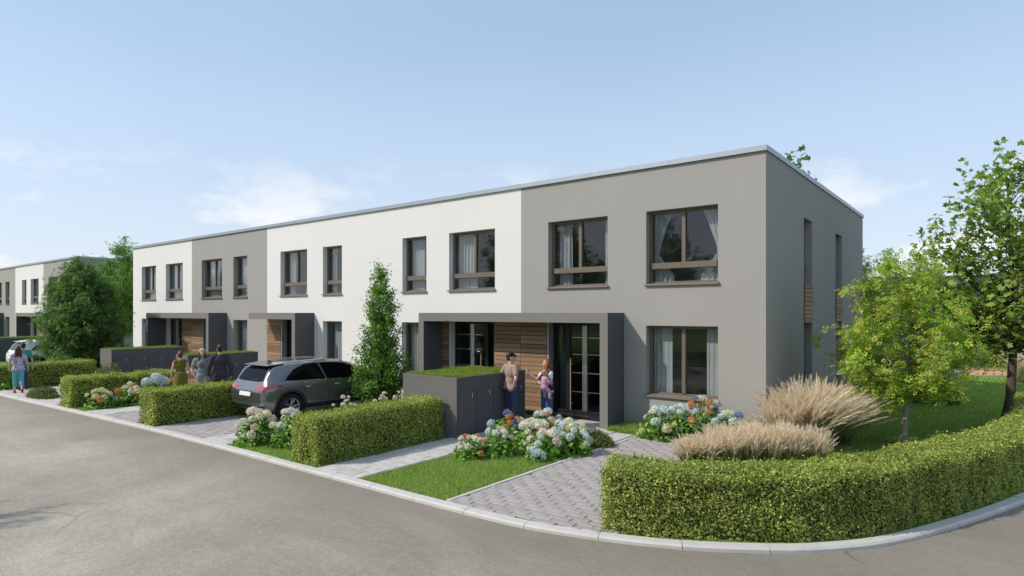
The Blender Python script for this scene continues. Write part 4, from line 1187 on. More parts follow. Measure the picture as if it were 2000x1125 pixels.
def car_shell(paint):
    V = []; F = []; n = None
    for y, zb, top, belt, W in ST:
        gh = top - belt
        half = [(0, zb), (.55 * W, zb), (.90 * W, zb + .03), (.985 * W, zb + .14), (W, zb + (belt - zb) * .48), (.992 * W, zb + (belt - zb) * .80), (.958 * W, belt - .01), (.93 * W, belt + .02 * min(1, gh / .3))]
        for s_ in (.36, .70, .90): half.append((W * (.93 - .215 * s_ ** 1.3), belt + gh * s_))
        half += [(W * .52, top - .006), (0, top)]
        ring = [(x, z) for x, z in half] + [(-x, z) for x, z in reversed(half[1:-1])]
        n = len(ring); V += [(x, y - 2.15, z) for x, z in ring]
    for i in range(len(ST) - 1):
        for k in range(n):
            k2 = (k + 1) % n; F.append((i * n + k, i * n + k2, (i + 1) * n + k2, (i + 1) * n + k))
    F.append(tuple(reversed(range(n)))); F.append(tuple((len(ST) - 1) * n + k for k in range(n)))
    F = [tuple(reversed(f)) for f in F]
    me = bpy.data.meshes.new('shell'); me.from_pydata(V, [], F); me.materials.append(paint); me.materials.append(M['plastic'])
    bm = bmesh.new(); bm.from_mesh(me); bmesh.ops.recalc_face_normals(bm, faces=bm.faces); bm.to_mesh(me); bm.free()
    ca = me.attributes.new('crease_edge', 'FLOAT', 'EDGE'); cr = [0.0] * len(me.edges)
    for e in me.edges:
        a, b = e.vertices
        if a // n != b // n:                       # runs lengthwise
            k = a % n; k = min(k, n - k)
            cr[e.index] = {2: .35, 5: .45, 7: .8, 10: .45}.get(k, 0.0)
    ca.data.foreach_set('value', cr)
    o = bpy.data.objects.new('shell', me); COL.objects.link(o)
    sd = o.modifiers.new('s', 'SUBSURF'); sd.levels = 2; sd.render_levels = 2
    cuts = []
    for y in (.75, 3.42):
        for sx in (-1, 1):
            c = MB().lathe([(.0001, .52), (.395, .52), (.395, 1.2), (.0001, 1.2)], 40, 'X')
            cm = c.mesh('cut', [M['plastic'], M['plastic']]); cm.polygons.foreach_set('material_index', [1] * len(cm.polygons))
            co = bpy.data.objects.new('cut', cm); COL.objects.link(co)
            bm = bmesh.new(); bm.from_mesh(cm); bmesh.ops.remove_doubles(bm, verts=bm.verts, dist=.001); bmesh.ops.recalc_face_normals(bm, faces=bm.faces); bm.to_mesh(cm); bm.free()
            co.location = (0, y - 2.15, .355)
            if sx < 0: co.rotation_euler = (0, 0, math.pi)
            b = o.modifiers.new('b', 'BOOLEAN'); b.object = co; b.operation = 'DIFFERENCE'; b.solver = 'EXACT'
            cuts.append(co)
    # an uncut copy for laying patches on
    plain = bpy.data.objects.new('plain', me); COL.objects.link(plain)
    p = plain.modifiers.new('s', 'SUBSURF'); p.levels = 2
    out = evaluated(o); pl = evaluated(plain)
    bv = BVHTree.FromPolygons([v.co.copy() for v in pl.vertices], [tuple(f.vertices) for f in pl.polygons])
    for q in cuts + [o, plain]: bpy.data.objects.remove(q)
    out.polygons.foreach_set('use_smooth', [True] * len(out.polygons))
    return out, bv
def patch(bv, poly, axis, off, step=.05):
    """lay a 2-D outline on a surface; axis 'R','L' (y,z), 'B','F' (x,z), 'T' (x,y)"""
    pts = []
    P = [Vector(p) for p in poly]
    for a, b in zip(P, P[1:] + P[:1]):
        k = max(1, int((b - a).length / step))
        pts += [a + (b - a) * (i / k) for i in range(k)]
    nb = len(pts)
    u0, u1 = min(p.x for p in P), max(p.x for p in P); v0, v1 = min(p.y for p in P), max(p.y for p in P)
    def inside(q):
        c = False
        for a, b in zip(P, P[1:] + P[:1]):
            if (a.y > q.y) != (b.y > q.y) and q.x < (b.x - a.x) * (q.y - a.y) / (b.y - a.y) + a.x: c = not c
        return c
    u = u0 + step / 2
    while u < u1:
        v = v0 + step / 2
        while v < v1:
            q = Vector((u, v))
            if inside(q): pts.append(q)
            v += step
        u += step
    vs, _, fs, *_r = delaunay_2d_cdt(pts, [], [list(range(nb))], 1, 1e-5)
    out = []
    for p in vs:
        if axis in 'RL':
            s_ = 1 if axis == 'R' else -1; o, d = Vector((3 * s_, p.x, p.y)), Vector((-s_, 0, 0))
        elif axis in 'BF':
            s_ = -1 if axis == 'B' else 1; o, d = Vector((p.x, 4 * s_, p.y)), Vector((0, -s_, 0))
        else: o, d = Vector((p.x, p.y, 4)), Vector((0, 0, -1))
        h, nr, *_ = bv.ray_cast(o, d)
        if h is None: h, nr, *_ = bv.find_nearest(o + d * 3)
        if nr.dot(d) > 0: nr = -nr
        out.append(tuple(h + nr * off))
    me = bpy.data.meshes.new('patch'); me.from_pydata(out, [], [tuple(f) for f in fs])
    me.polygons.foreach_set('use_smooth', [True] * len(me.polygons))
    return me
def strip(pts, w):
    """thin 2-D band along a polyline"""
    P = [Vector(p) for p in pts]; L = []; Rr = []
    for i, p in enumerate(P):
        t = (P[min(i + 1, len(P) - 1)] - P[max(0, i - 1)]).normalized(); nr = Vector((-t.y, t.x)) * w / 2
        L.append(tuple(p + nr)); Rr.append(tuple(p - nr))
    return L + Rr[::-1]
WHEEL = {}
def wheel_meshes():
    if WHEEL: return WHEEL
    t = MB().lathe([(.235, -.10), (.30, -.115), (.345, -.10), (.355, -.06), (.355, .06), (.345, .10), (.30, .115), (.235, .10)], 36, 'X')
    WHEEL['tyre'] = t.mesh('tyre', M['tyre'], True)
    r = MB().lathe([(.24, .10), (.235, .085), (.215, .075), (.21, -.02)], 36, 'X')
    r.mat(1).lathe([(.21, -.02), (.001, -.02)], 24, 'X').mat(0)
    for k in range(5):
        for dth in (-.20, .20):
            a = k * 2 * math.pi / 5 + dth; b = k * 2 * math.pi / 5 + dth * .45
            p0 = Vector((.055, .05 * math.cos(b), .05 * math.sin(b))); p1 = Vector((.078, .222 * math.cos(a), .222 * math.sin(a)))
            r.tube([p0, p1], [.02, .016], 6)
    r.lathe([(.06, .03), (.055, .085), (.03, .09), (.0005, .09)], 14, 'X')
    WHEEL['rim'] = r.mesh('rim', [M['rim'], M['plastic']])
    return WHEEL
def car(label, loc, rz, paint, group='parked cars'):
    root = thing('parked_car', label, 'car', loc, rz, group)
    me, bv = car_shell(paint)
    mesh_obj('body', me, root)
    def lay(name, poly, axis, mat, off=.004, parent=root, step=.05):
        m_ = patch(bv, poly, axis, off, step); m_.materials.append(mat); return mesh_obj(name, m_, parent)
    Y = lambda y: y - 2.15
    rearw = [(.60, 1.055), (.72, 1.19), (.92, 1.345), (1.20, 1.445), (1.50, 1.475), (1.62, 1.47), (1.80, 1.015), (1.2, 1.03)]
    frontw = [(1.86, 1.01), (1.70, 1.468), (2.1, 1.455), (2.45, 1.41), (2.75, 1.31), (3.05, 1.15), (3.18, 1.03), (2.9, .985)]
    for ax in 'RL':
        for w_ in (rearw, frontw): lay('side_window', [(Y(a), b) for a, b in w_], ax, M['carglass'], .004)
        lay('belt_trim', strip([(Y(a), b) for a, b in ((.62, 1.04), (1.2, 1.015), (1.8, 1.0), (2.5, .98), (3.15, .985))], .018), ax, M['chrome'], .007)
        for pts in ([(.98, .46), (1.12, .72), (1.10, .96), (.98, 1.05)], [(1.87, .30), (1.84, .6), (1.84, 1.0)], [(2.98, .32), (2.95, .6), (3.0, .97)], [(1.2, .34), (1.85, .32), (2.98, .32)]):
            lay('seam', strip([(Y(a), b) for a, b in pts], .010), ax, M['plastic'], .0025)
        lay('sill_trim', [(Y(1.13), .27), (Y(3.05), .27), (Y(3.05), .37), (Y(1.13), .385)], ax, M['plastic'], .006)
        for yc in (.75, 3.42):
            ring = []
            for k in range(21): a = R(-14 + 208 * k / 20); ring.append((Y(yc) + .455 * math.cos(a), .355 + .455 * math.sin(a)))
            for k in range(21): a = R(194 - 208 * k / 20); ring.append((Y(yc) + .396 * math.cos(a), .355 + .396 * math.sin(a)))
            lay('arch_trim', ring, ax, M['plastic'], .008, step=.06)
        for yc in (1.25, 2.15):
            d = MB(); s_ = 1 if ax == 'R' else -1
            h, nr, *_ = bv.ray_cast(Vector((3 * s_, Y(yc), .86)), Vector((-s_, 0, 0)))
            d.tube([h + Vector((0, -.10, -.01)), h + Vector((.035 * s_, -.07, 0)), h + Vector((.035 * s_, .07, 0)), h + Vector((0, .10, .005))], .014, 6); d.build('door_handle', M['chrome'], root, True)
        # lamps wrapping round the corner
        lay('tail_lamp', [(Y(.06), .845), (Y(.08), .94), (Y(.32), .965), (Y(.60), .95), (Y(.30), .87)], ax, M['tail'], .006, step=.03)
        lay('head_lamp', [(Y(3.85), .70), (Y(4.12), .66), (Y(4.18), .72), (Y(3.82), .78)], ax, M['lamp'], .006)
        s_ = 1 if ax == 'R' else -1
        mr = MB().tube([(.86 * s_, Y(2.98), 1.0), (.97 * s_, Y(2.97), 1.05)], .025, 6); mr.build('mirror_arm', M['plastic'], root)
        bm = MB(); bm.bevbox(-.09, .09, -.05, .05, -.06, .06, .03); q = bm.build('mirror', paint, root, True, (1.02 * s_, Y(2.95), 1.08))
        rl = MB(); pts = []
        for yy in (.75, .95, 1.4, 2.0, 2.35, 2.5):
            h, nr, *_ = bv.ray_cast(Vector((.60 * s_, Y(yy), 4)), Vector((0, 0, -1))); pts.append(h + Vector((0, 0, .035 if .8 < yy < 2.45 else .004)))
        rl.tube(pts, .015, 6).build('roof_rail', M['chrome'], root, True)
        lay('reflector', [(.42 * s_, .44), (.66 * s_, .45), (.66 * s_, .475), (.42 * s_, .47)], 'B', M['tail'], .005)
        lay('tail_lamp', [(.26 * s_, .905), (.50 * s_, .855), (.80 * s_, .85), (.80 * s_, .94), (.55 * s_, .945)], 'B', M['tail'], .008, step=.03)
    lay('rear_window', [(-.60, 1.07), (-.52, 1.36), (-.44, 1.40), (.44, 1.40), (.52, 1.36), (.60, 1.07), (.40, 1.045), (-.40, 1.045)], 'B', M['carglass'], .005)
    lay('windscreen', [(-.70, 1.10), (-.60, 1.38), (-.5, 1.43), (.5, 1.43), (.60, 1.38), (.70, 1.10)], 'F', M['carglass'], .005)
    lay('bumper_trim', [(-.72, .35), (-.80, .43), (-.4, .40), (.4, .40), (.80, .43), (.72, .35), (.3, .31), (-.3, .31)], 'B', M['plastic'], .008, step=.04)
    lay('bumper_bar', [(-.76, .45), (-.80, .52), (-.3, .50), (.3, .50), (.80, .52), (.76, .45), (.3, .425), (-.3, .425)], 'B', M['rim'], .010, step=.04)
    lay('skid_strip', strip([(-.70, .375), (-.45, .335), (.45, .335), (.70, .375)], .03), 'B', M['chrome'], .016, step=.03)
    lay('tailgate_seam', strip([(-.62, .84), (-.55, .56), (.55, .56), (.62, .84)], .010), 'B', M['plastic'], .003, step=.03)
    lay('plate_recess', [(-.31, .665), (.31, .665), (.33, .80), (-.33, .80)], 'B', M['plastic'], .002)
    pl = MB().bevbox(-.26, .26, -.012, .004, .675, .785, .004).build('number_plate', M['plate'], root, loc=(0, Y(-.02), 0)); pl.rotation_euler = (R(-9), 0, 0); pl.location.y -= .10
    sp = MB().add([(-.54, Y(.27), 1.445), (.54, Y(.27), 1.445), (.60, Y(.75), 1.482), (-.60, Y(.75), 1.482), (-.54, Y(.27), 1.466), (.54, Y(.27), 1.466), (.58, Y(.75), 1.516), (-.58, Y(.75), 1.516)],
                  [(0, 3, 2, 1), (4, 5, 6, 7), (0, 1, 5, 4), (1, 2, 6, 5), (2, 3, 7, 6), (3, 0, 4, 7)]).build('spoiler', paint, root, bevel=.008)
    MB().add([(-.02, Y(.80), 1.50), (.02, Y(.80), 1.50), (.006, Y(.62), 1.58), (-.006, Y(.62), 1.58), (.02, Y(.58), 1.50), (-.02, Y(.58), 1.50)], [(0, 1, 2, 3), (1, 4, 2), (0, 3, 5), (3, 2, 4, 5)]).build('antenna', paint, root)
    MB().tube([(0, Y(.15), 1.075), (.25, Y(.145), 1.10), (.42, Y(.15), 1.11)], [.014, .009, .006], 5).build('rear_wiper', M['plastic'], root)
    lay('grille', [(-.45, .52), (.45, .52), (.55, .66), (-.55, .66)], 'F', M['plastic'], .006)
    wm = wheel_meshes()
    for y in (.75, 3.42):
        for s_ in (-1, 1):
            w = mesh_obj('wheel', wm['tyre'], root, (.79 * s_, Y(y), .355))
            if s_ < 0: w.rotation_euler = (0, 0, math.pi)
            mesh_obj('rim', wm['rim'], w)
    root.scale = (1, 1, .95)
    return root
car('grey metallic sport utility car parked tail-out on the driveway beside the columnar tree', (-11.22, -3.12, .022), 0, m_paint('grey_paint', (.18, .187, .205), .75))
car('white car parked tail-out behind the two walkers', (-31.9, -3.2, .03), 0, m_paint('white_paint', (.72, .73, .75), 0))
# ------------------------------------------------------------------ people
def m_cloth(name, c, var=.18, scale=18):
    m, nt, out = new_mat(name)
    f = noise(nt, scale, 4, .6); g_ = noise(nt, 7, 3, .5, stretch=(1, 1, .35))
    col = mixc(nt, f, vary(c, 1 - var), vary(c, 1 + var))
    principled(nt, out, col, .85, 0, .2, bump(nt, g_, .6, .02))
    return m
CL = {k: m_cloth('cloth_' + k, v) for k, v in dict(taupe=(.30, .215, .18), denim=(.045, .065, .125), blue=(.05, .09, .21), olive=(.135, .125, .022), grey=(.235, .255, .255), lightgrey=(.32, .30, .29), suit=(.055, .050, .068), maroon=(.07, .014, .018), white=(.72, .70, .70),
                                                   mauve=(.42, .24, .38), turquoise=(.10, .40, .44), green=(.04, .27, .20), black=(.014, .014, .017), pink=(.42, .02, .10), belt=(.55, .50, .36), beanie=(.42, .37, .37), brownshoe=(.05, .03, .02)).items()}
def _pattern():
    m, nt, out = new_mat('cloth_pattern')
    col = ramp(nt, noise(nt, 26, 3, .6), [(.40, (.10, .06, .16)), (.48, (.45, .40, .55)), (.55, (.72, .70, .74)), (.63, (.25, .14, .26))])
    principled(nt, out, col, .85, 0, .2); return m
CL['pattern'] = _pattern()
SKIN = m_plain('skin', (.55, .33, .24), .5, 0, .35, .06, 30)
HAIR = {k: m_plain('hair_' + k, c, .5, 0, .4, .35, 60) for k, c in dict(dark=(.025, .014, .010), brown=(.06, .028, .016), red=(.24, .062, .02), blond=(.34, .22, .12), auburn=(.085, .025, .014)).items()}
EYE = m_plain('eye_dark', (.02, .015, .012), .2)
LIP = m_plain('lip', (.36, .12, .10), .5)

def capsule(mb, p, q, r1, r2, n=12):
    p, q = Vector(p), Vector(q); ax = q - p; L = ax.length
    if L < 1e-5: ax = Vector((0, 0, 1)); L = 1e-5
    t = ax.normalized(); a = t.orthogonal().normalized(); c = t.cross(a); b0 = len(mb.v); rings = []
    for k in range(4): th = -math.pi / 2 + (k + .25) / 4 * math.pi / 2; rings.append((p + t * (r1 * math.sin(th)), r1 * math.cos(th)))
    rings.append((p, r1)); rings.append((q, r2))
    for k in range(4): th = (k + .75) / 4 * math.pi / 2; rings.append((q + t * (r2 * math.sin(th)), r2 * math.cos(th)))
    for o, r in rings:
        for k in range(n): th = 2 * math.pi * k / n; mb.v.append(tuple(o + (a * math.cos(th) + c * math.sin(th)) * r))
    for i in range(len(rings) - 1):
        for k in range(n): k2 = (k + 1) % n; mb.f.append((b0 + i * n + k, b0 + i * n + k2, b0 + (i + 1) * n + k2, b0 + (i + 1) * n + k)); mb.mi.append(0)
    mb.f.append(tuple(b0 + k for k in reversed(range(n)))); mb.mi.append(0); mb.f.append(tuple(b0 + (len(rings) - 1) * n + k for k in range(n))); mb.mi.append(0)
def ellipsoid(mb, c, r, rot=None, n=14):
    b0 = len(mb.v); c = Vector(c); m_ = 9
    for i in range(m_):
        th = math.pi * (i + .5) / m_
        for k in range(n):
            ph = 2 * math.pi * k / n; v = Vector((r[0] * math.sin(th) * math.cos(ph), r[1] * math.sin(th) * math.sin(ph), -r[2] * math.cos(th)))
            if rot: v = rot @ v
            mb.v.append(tuple(c + v))
    for i in range(m_ - 1):
        for k in range(n): k2 = (k + 1) % n; mb.f.append((b0 + i * n + k, b0 + i * n + k2, b0 + (i + 1) * n + k2, b0 + (i + 1) * n + k)); mb.mi.append(0)
    mb.f.append(tuple(b0 + k for k in reversed(range(n)))); mb.mi.append(0); mb.f.append(tuple(b0 + (m_ - 1) * n + k for k in range(n))); mb.mi.append(0)
def fuse(prims, voxel, mat, cuts=(), smooth=3, keep=.5):
    mb = MB()
    for p in prims:
        if p[0] == 'c': capsule(mb, *p[1:])
        else: ellipsoid(mb, *p[1:])
    me = mb.mesh('fuse', mat); o = bpy.data.objects.new('fuse', me); COL.objects.link(o)
    r = o.modifiers.new('r', 'REMESH'); r.mode = 'VOXEL'; r.voxel_size = voxel; r.use_smooth_shade = True
    s_ = o.modifiers.new('s', 'SMOOTH'); s_.iterations = smooth; s_.factor = .5
    if keep < 1: d = o.modifiers.new('d', 'DECIMATE'); d.ratio = keep
    out = evaluated(o); bpy.data.objects.remove(o)
    if cuts:
        bm = bmesh.new(); bm.from_mesh(out)
        for co, no in cuts: bmesh.ops.bisect_plane(bm, geom=bm.verts[:] + bm.edges[:] + bm.faces[:], plane_co=co, plane_no=no, clear_outer=True)
        bm.to_mesh(out); bm.free()
    out.materials.clear(); out.materials.append(mat)
    out.polygons.foreach_set('use_smooth', [True] * len(out.polygons))
    return out

BASE = dict(sl=(.185, .01, 1.415), sr=(-.185, .01, 1.415), el=(.245, .04, 1.14), er=(-.245, .04, 1.14), wl=(.26, -.05, .90), wr=(-.26, -.05, .90),
            hl=(.09, .0, .92), hr=(-.09, 0, .92), kl=(.10, -.02, .50), kr=(-.10, -.02, .50), al=(.105, .02, .09), ar=(-.105, .02, .09), fl=(.12, -.13, .035), fr=(-.12, -.13, .035))
def person(label, loc, rz, height, pose, outfit, look=0, nod=0, hands=(None, None), female=False, group=None, build=1.0):
    J = {k: Vector(v) for k, v in BASE.items()}; J.update({k: Vector(v) for k, v in pose.items()})
    hz = Vector((0, 0, 1.56)); RM = Matrix.Rotation(look, 3, 'Z') @ Matrix.Rotation(nod, 3, 'X')
    def hp(x, y, z): return hz + RM @ (Vector((x, y, z)) - hz)
    fem = .88 if female else 1.0; wf = build * fem
    if female:
        for k in ('sl', 'sr'): J[k].x *= .90
    head = [('e', hp(0, .008, 1.655), (.073, .093, .098), RM), ('e', hp(0, -.030, 1.585), (.052, .062, .062), RM), ('e', hp(0, -.055, 1.625), (.056, .045, .06), RM), ('c', hp(0, -.095, 1.635), hp(0, -.118, 1.605), .010, .014),
            ('e', hp(.075, .01, 1.62), (.012, .022, .032), RM), ('e', hp(-.075, .01, 1.62), (.012, .022, .032), RM), ('e', hp(0, -.092, 1.555), (.02, .014, .012), RM), ('c', (0, .025, 1.42), hp(0, .012, 1.58), .055 * fem, .050 * fem)]
    torso = [('e', (0, .005, 1.30), (.165 * wf, .108 * wf, .175)), ('c', J['sl'] + Vector((-.03, 0, 0)), J['sr'] + Vector((.03, 0, 0)), .062, .062), ('e', (0, .005, 1.10), (.138 * wf, .098 * wf, .15)), ('e', (0, .012, .955), (.162 * build, .115 * build, .115)),
             ('e', (.075, .055, .92), (.085, .085, .09)), ('e', (-.075, .055, .92), (.085, .085, .09)), ('c', (0, .02, 1.42), (.09, .015, 1.41), .06, .05), ('c', (0, .02, 1.42), (-.09, .015, 1.41), .06, .05)]
    if female: torso += [('e', (.065, -.085, 1.28), (.058, .055, .058)), ('e', (-.065, -.085, 1.28), (.058, .055, .058))]
    ar = .9 if female else 1.0
    arms = {}
    for s_ in 'lr': arms[s_] = [('c', J['s' + s_], J['e' + s_], .050 * ar, .039 * ar), ('c', J['e' + s_], J['w' + s_], .040 * ar, .027 * ar), ('e', J['s' + s_] + Vector((0, 0, -.01)), (.058 * ar, .058 * ar, .062 * ar))]
    legs = {}
    for s_ in 'lr':
        k_, a_ = J['k' + s_], J['a' + s_]
        legs[s_] = [('c', J['h' + s_], k_, .084 * build, .055), ('c', k_, a_, .053, .036), ('c', k_ * .72 + a_ * .28 + Vector((0, .022, 0)), k_ * .5 + a_ * .5 + Vector((0, .012, 0)), .05, .042), ('c', a_ + Vector((0, .01, -.035)), J['f' + s_], .036, .026)]
    hand = []
    for i, s_ in enumerate('lr'):
        w = J['w' + s_]; d = (w - J['e' + s_]).normalized(); sg = 1 if s_ == 'l' else -1
        spec = hands[i] or {}
        d = Vector(spec.get('dir', d)).normalized(); palm = Vector(spec.get('palm', (-sg, 0, 0)))
        palm = (palm - d * palm.dot(d)).normalized(); acr = d.cross(palm)       # across the knuckles
        if acr.y > 0: acr = -acr                                               # index finger towards the front
        curl = spec.get('curl', .5)
        hand.append(('e', w + d * .045, (.0, .0, .0))) if False else None
        for k in (-.028, -.009, .010, .029): hand.append(('c', w + d * .012 + acr * k * .6, w + d * .088 + acr * k, .014, .0125))
        for k, L in ((-.031, .058), (-.0105, .074), (.0105, .080), (.032, .072)):
            b = w + d * .088 + acr * k
            m1 = b + (d * math.cos(curl * .6) + palm * math.sin(curl * .6)) * L * .5; m2 = m1 + (d * math.cos(curl * 1.7) + palm * math.sin(curl * 1.7)) * L * .5
            if spec.get('point') and k == .032: m1 = b + d * L * .5; m2 = b + d * L
            hand += [('c', b, m1, .0092, .0085), ('c', m1, m2, .0085, .007)]
        tb = w + d * .03 + acr * .03; tm = tb + (d * .7 + acr * .6 + palm * .25).normalized() * .035; hand += [('c', tb, tm, .012, .010), ('c', tm, tm + (d * .9 + acr * .15 + palm * .35).normalized() * .028, .010, .008)]
    hand = [q for q in hand if q]
    prims = head + torso + arms['l'] + arms['r'] + legs['l'] + legs['r'] + hand
    body = mesh_obj('person', fuse(prims, .0075, SKIN, smooth=2, keep=.22))
    tag(body, label, 'person', group)
    body.location = loc; body.rotation_euler = (0, 0, rz); k = height / 1.755; body.scale = (k, k, k)
    def grow(pr, e):
        out = []
        for p in pr:
            if p[0] == 'c': out.append(('c', p[1], p[2], p[3] + e, p[4] + e))
            else: out.append(('e', p[1], tuple(x + e for x in p[2])) + tuple(p[3:]))
        return out
    def part(name, pr, mat, voxel=.012, cuts=(), smooth=3, keep=.5): return mesh_obj(name, fuse(pr, voxel, mat, cuts, smooth, keep), body)
    U = Vector((0, 0, 1)); D = -U
    for g_ in outfit:
        kind = g_[0]
        if kind == 'top':            # name, material, hem, sleeve (0 none, .55 short, 2 long), slack
            _, nm, mt, hem, slv, e = g_
            pr = grow(torso, e)
            if hem < .9: pr += [('c', (.07, .01, .95), (.085, .01, hem + .02), .105 * build + e, .10 * build + e), ('c', (-.07, .01, .95), (-.085, .01, hem + .02), .105 * build + e, .10 * build + e)]
            for s_ in 'lr':
                if slv > 0:
                    t = min(1, slv); pr.append(('c', J['s' + s_], J['s' + s_].lerp(J['e' + s_], t), .052 * ar + e, (.050 if slv < 1 else .042) * ar + e)); pr.append(('e', J['s' + s_] + Vector((0, 0, -.01)), (.058 + e, .058 + e, .06 + e)))
                if slv > 1: pr.append(('c', J['e' + s_], J['e' + s_].lerp(J['w' + s_], min(1, slv - 1)), .042 * ar + e, .032 * ar + e))
            cuts = [((0, 0, 1.485), U)]
            if hem > .80 and slv < 1.5: cuts.append(((0, 0, hem), D))
            part(nm, pr, mt, .012, cuts)
        elif kind == 'legs':         # name, material, bottom fraction, slack
            _, nm, mt, bot, e = g_
            pr = grow([torso[3], torso[4], torso[5]], e * .8)
            for s_ in 'lr':
                k_, a_ = J['k' + s_], J['a' + s_]
                pr.append(('c', J['h' + s_], k_, .086 * build + e, .058 + e))
                if bot > 0: pr += [('c', k_, k_.lerp(a_, bot), .057 + e, .046 + e + .006), ('c', k_ * .72 + a_ * .28 + Vector((0, .02, 0)), k_ * .5 + a_ * .5 + Vector((0, .01, 0)), .052 + e, .046 + e)]
            part(nm, pr, mt, .012, [((0, 0, 1.03), U)])
        elif kind == 'skirt':
            _, nm, mt, z = g_
            lm = MB().lathe([(.135, 1.08), (.165, 1.0), (.185, .92), (.20, .80), (.215, .66), (.225, z), (.21, z), (.19, .8), (.15, .98)], 28)
            o = lm.build(nm, mt, body, True); o.scale = (1.06, .98, 1); o.location = (0, .025, 0)
        elif kind == 'belt':
            o = MB().lathe([(.150, 1.045), (.156, 1.05), (.156, 1.075), (.150, 1.08)], 28).build('belt', g_[1], body, True); o.scale = (1 * wf + .02, .74, 1); o.location = (0, .006, .01)
        elif kind == 'shoes':
            for s_ in 'lr':
                a_, f_ = J['a' + s_], J['f' + s_]
                part('shoe', [('c', a_ + Vector((0, .02, -.045)), f_, .046, .036), ('c', a_ + Vector((0, .0, -.02)), a_ + Vector((0, 0, .0)), .044, .04)], g_[1], .011)
        elif kind == 'hair':
            _, mt, style = g_
            pr = [('e', hp(0, .025, 1.675), (.083, .095, .098), RM), ('e', hp(0, .05, 1.62), (.075, .06, .085), RM)]
            if style == 'short': pr[1] = ('e', hp(0, .055, 1.62), (.070, .050, .07), RM)
            if style == 'bun': pr += [('e', hp(0, .115, 1.66), (.055, .045, .05), RM)]
            if style == 'long':
                for sx in (-.055, 0, .055): pr.append(('c', hp(sx, .06, 1.62), Vector((sx * 1.3, .095, 1.36)), .05, .032))
            if style == 'longfront':
                for sx in (-.065, .065): pr += [('c', hp(sx, .02, 1.65), hp(sx * 1.25, -.03, 1.50), .036, .034), ('c', hp(sx * 1.25, -.03, 1.50), Vector((sx * 1.5, -.075, 1.30)), .034, .02)]
                pr.append(('c', hp(0, .06, 1.62), Vector((0, .09, 1.36)), .07, .04))
            part('hair', pr, mt, .010)
        elif kind == 'cap':
            pr = [('e', hp(0, .012, 1.69), (.085, .103, .075), RM), ('c', hp(-.04, -.10, 1.675), hp(.04, -.10, 1.675), .022, .022)]
            o = part('cap', pr, g_[1], .009, smooth=2)
            v = MB(); ring = []
            for kx in range(9): a = R(200 + 140 * kx / 8); ring.append((math.cos(a) * .075, -.045 + math.sin(a) * .135))
            top = [hp(x, y, 1.672 - .02 * (abs(x) / .075) ** 2) for x, y in ring]; bot = [p + Vector((0, 0, -.006)) for p in top]
            n_ = len(ring); v.add([tuple(p) for p in top + bot], [tuple(range(n_)), tuple(reversed(range(n_, 2 * n_)))] + [(i, i + n_, (i + 1) % n_ + n_, (i + 1) % n_) for i in range(n_)]); v.build('cap_visor', g_[1], body)
        elif kind == 'beanie':
            part('knit_hat', [('e', hp(0, .02, 1.70), (.088, .105, .075), RM)], g_[1], .010)
        elif kind == 'print':
            t = [c for c in body.children if c.name.startswith(g_[1])][0].data
            bv = BVHTree.FromPolygons([v.co.copy() for v in t.vertices], [tuple(f.vertices) for f in t.polygons])
            ring = [(.060 * math.cos(R(a)), 1.27 + .060 * math.sin(R(a))) for a in range(4, 357, 16)] + [(.047 * math.cos(R(a)), 1.27 + .047 * math.sin(R(a))) for a in range(356, 3, -16)]
            for poly in [ring, [(-.022, 1.25), (-.006, 1.25), (.024, 1.295), (.008, 1.295)], [(-.04, 1.185), (.04, 1.185), (.04, 1.195), (-.04, 1.195)], [(-.03, 1.160), (.03, 1.160), (.03, 1.170), (-.03, 1.170)]]:
                m_ = patch(bv, poly, 'B', .004, .015); m_.materials.append(g_[2]); mesh_obj('shirt_print', m_, body)
    e = MB()
    for sx in (-.03, .03):
        c = hp(sx, -.094, 1.638); ellipsoid(e, c, (.011, .006, .006), RM, 8)
        ellipsoid(e, hp(sx, -.097, 1.658), (.017, .005, .004), RM, 8)
    e.build('eyes', EYE, body, True)
    l = MB(); ellipsoid(l, hp(0, -.096, 1.573), (.022, .006, .006), RM, 8); l.build('mouth', LIP, body, True)
    return body

person('man in a black cap, taupe T-shirt and jeans standing by the bin store', (-5.22, -1.98, .022), 2.87, 1.80,
       dict(er=(-.33, .11, 1.17), wr=(-.215, .09, .985), el=(.31, .10, 1.17), wl=(.20, .00, .98), ar=(-.12, .05, .09), fr=(-.16, -.10, .035), al=(.12, -.03, .09), kl=(.11, -.05, .5), fl=(.13, -.18, .035)),
       [('top', 'shirt', CL['taupe'], .93, .62, .018), ('legs', 'trousers', CL['denim'], 1.0, .016), ('shoes', CL['brownshoe']), ('hair', HAIR['dark'], 'short'), ('cap', CL['black'])],
       look=-.55, hands=(dict(dir=(-.6, -.3, -.5), palm=(-.5, .3, 0), curl=.7), dict(dir=(.4, .35, -.75), palm=(.8, 0, .3), curl=.6)))
mom = person('red-haired woman in jeans and maroon vest pointing while holding a baby', (-4.62, -1.38, .05), -.35, 1.60,
       dict(er=(-.30, -.10, 1.20), wr=(-.42, -.26, 1.36), el=(.27, -.05, 1.16), wl=(.06, -.26, 1.14), fl=(.15, -.12, .035)),
       [('top', 'shirt', CL['white'], .90, .5, .012), ('top', 'vest', CL['maroon'], .955, 0, .024), ('legs', 'trousers', CL['blue'], 1.0, .014), ('shoes', CL['brownshoe']), ('hair', HAIR['red'], 'longfront')],
       look=-.45, hands=(dict(dir=(-.95, -.2, .0), palm=(0, .9, .2), curl=.5), dict(dir=(-.45, -.25, .8), palm=(.6, 0, .3), curl=1.1, point=True)), female=True)
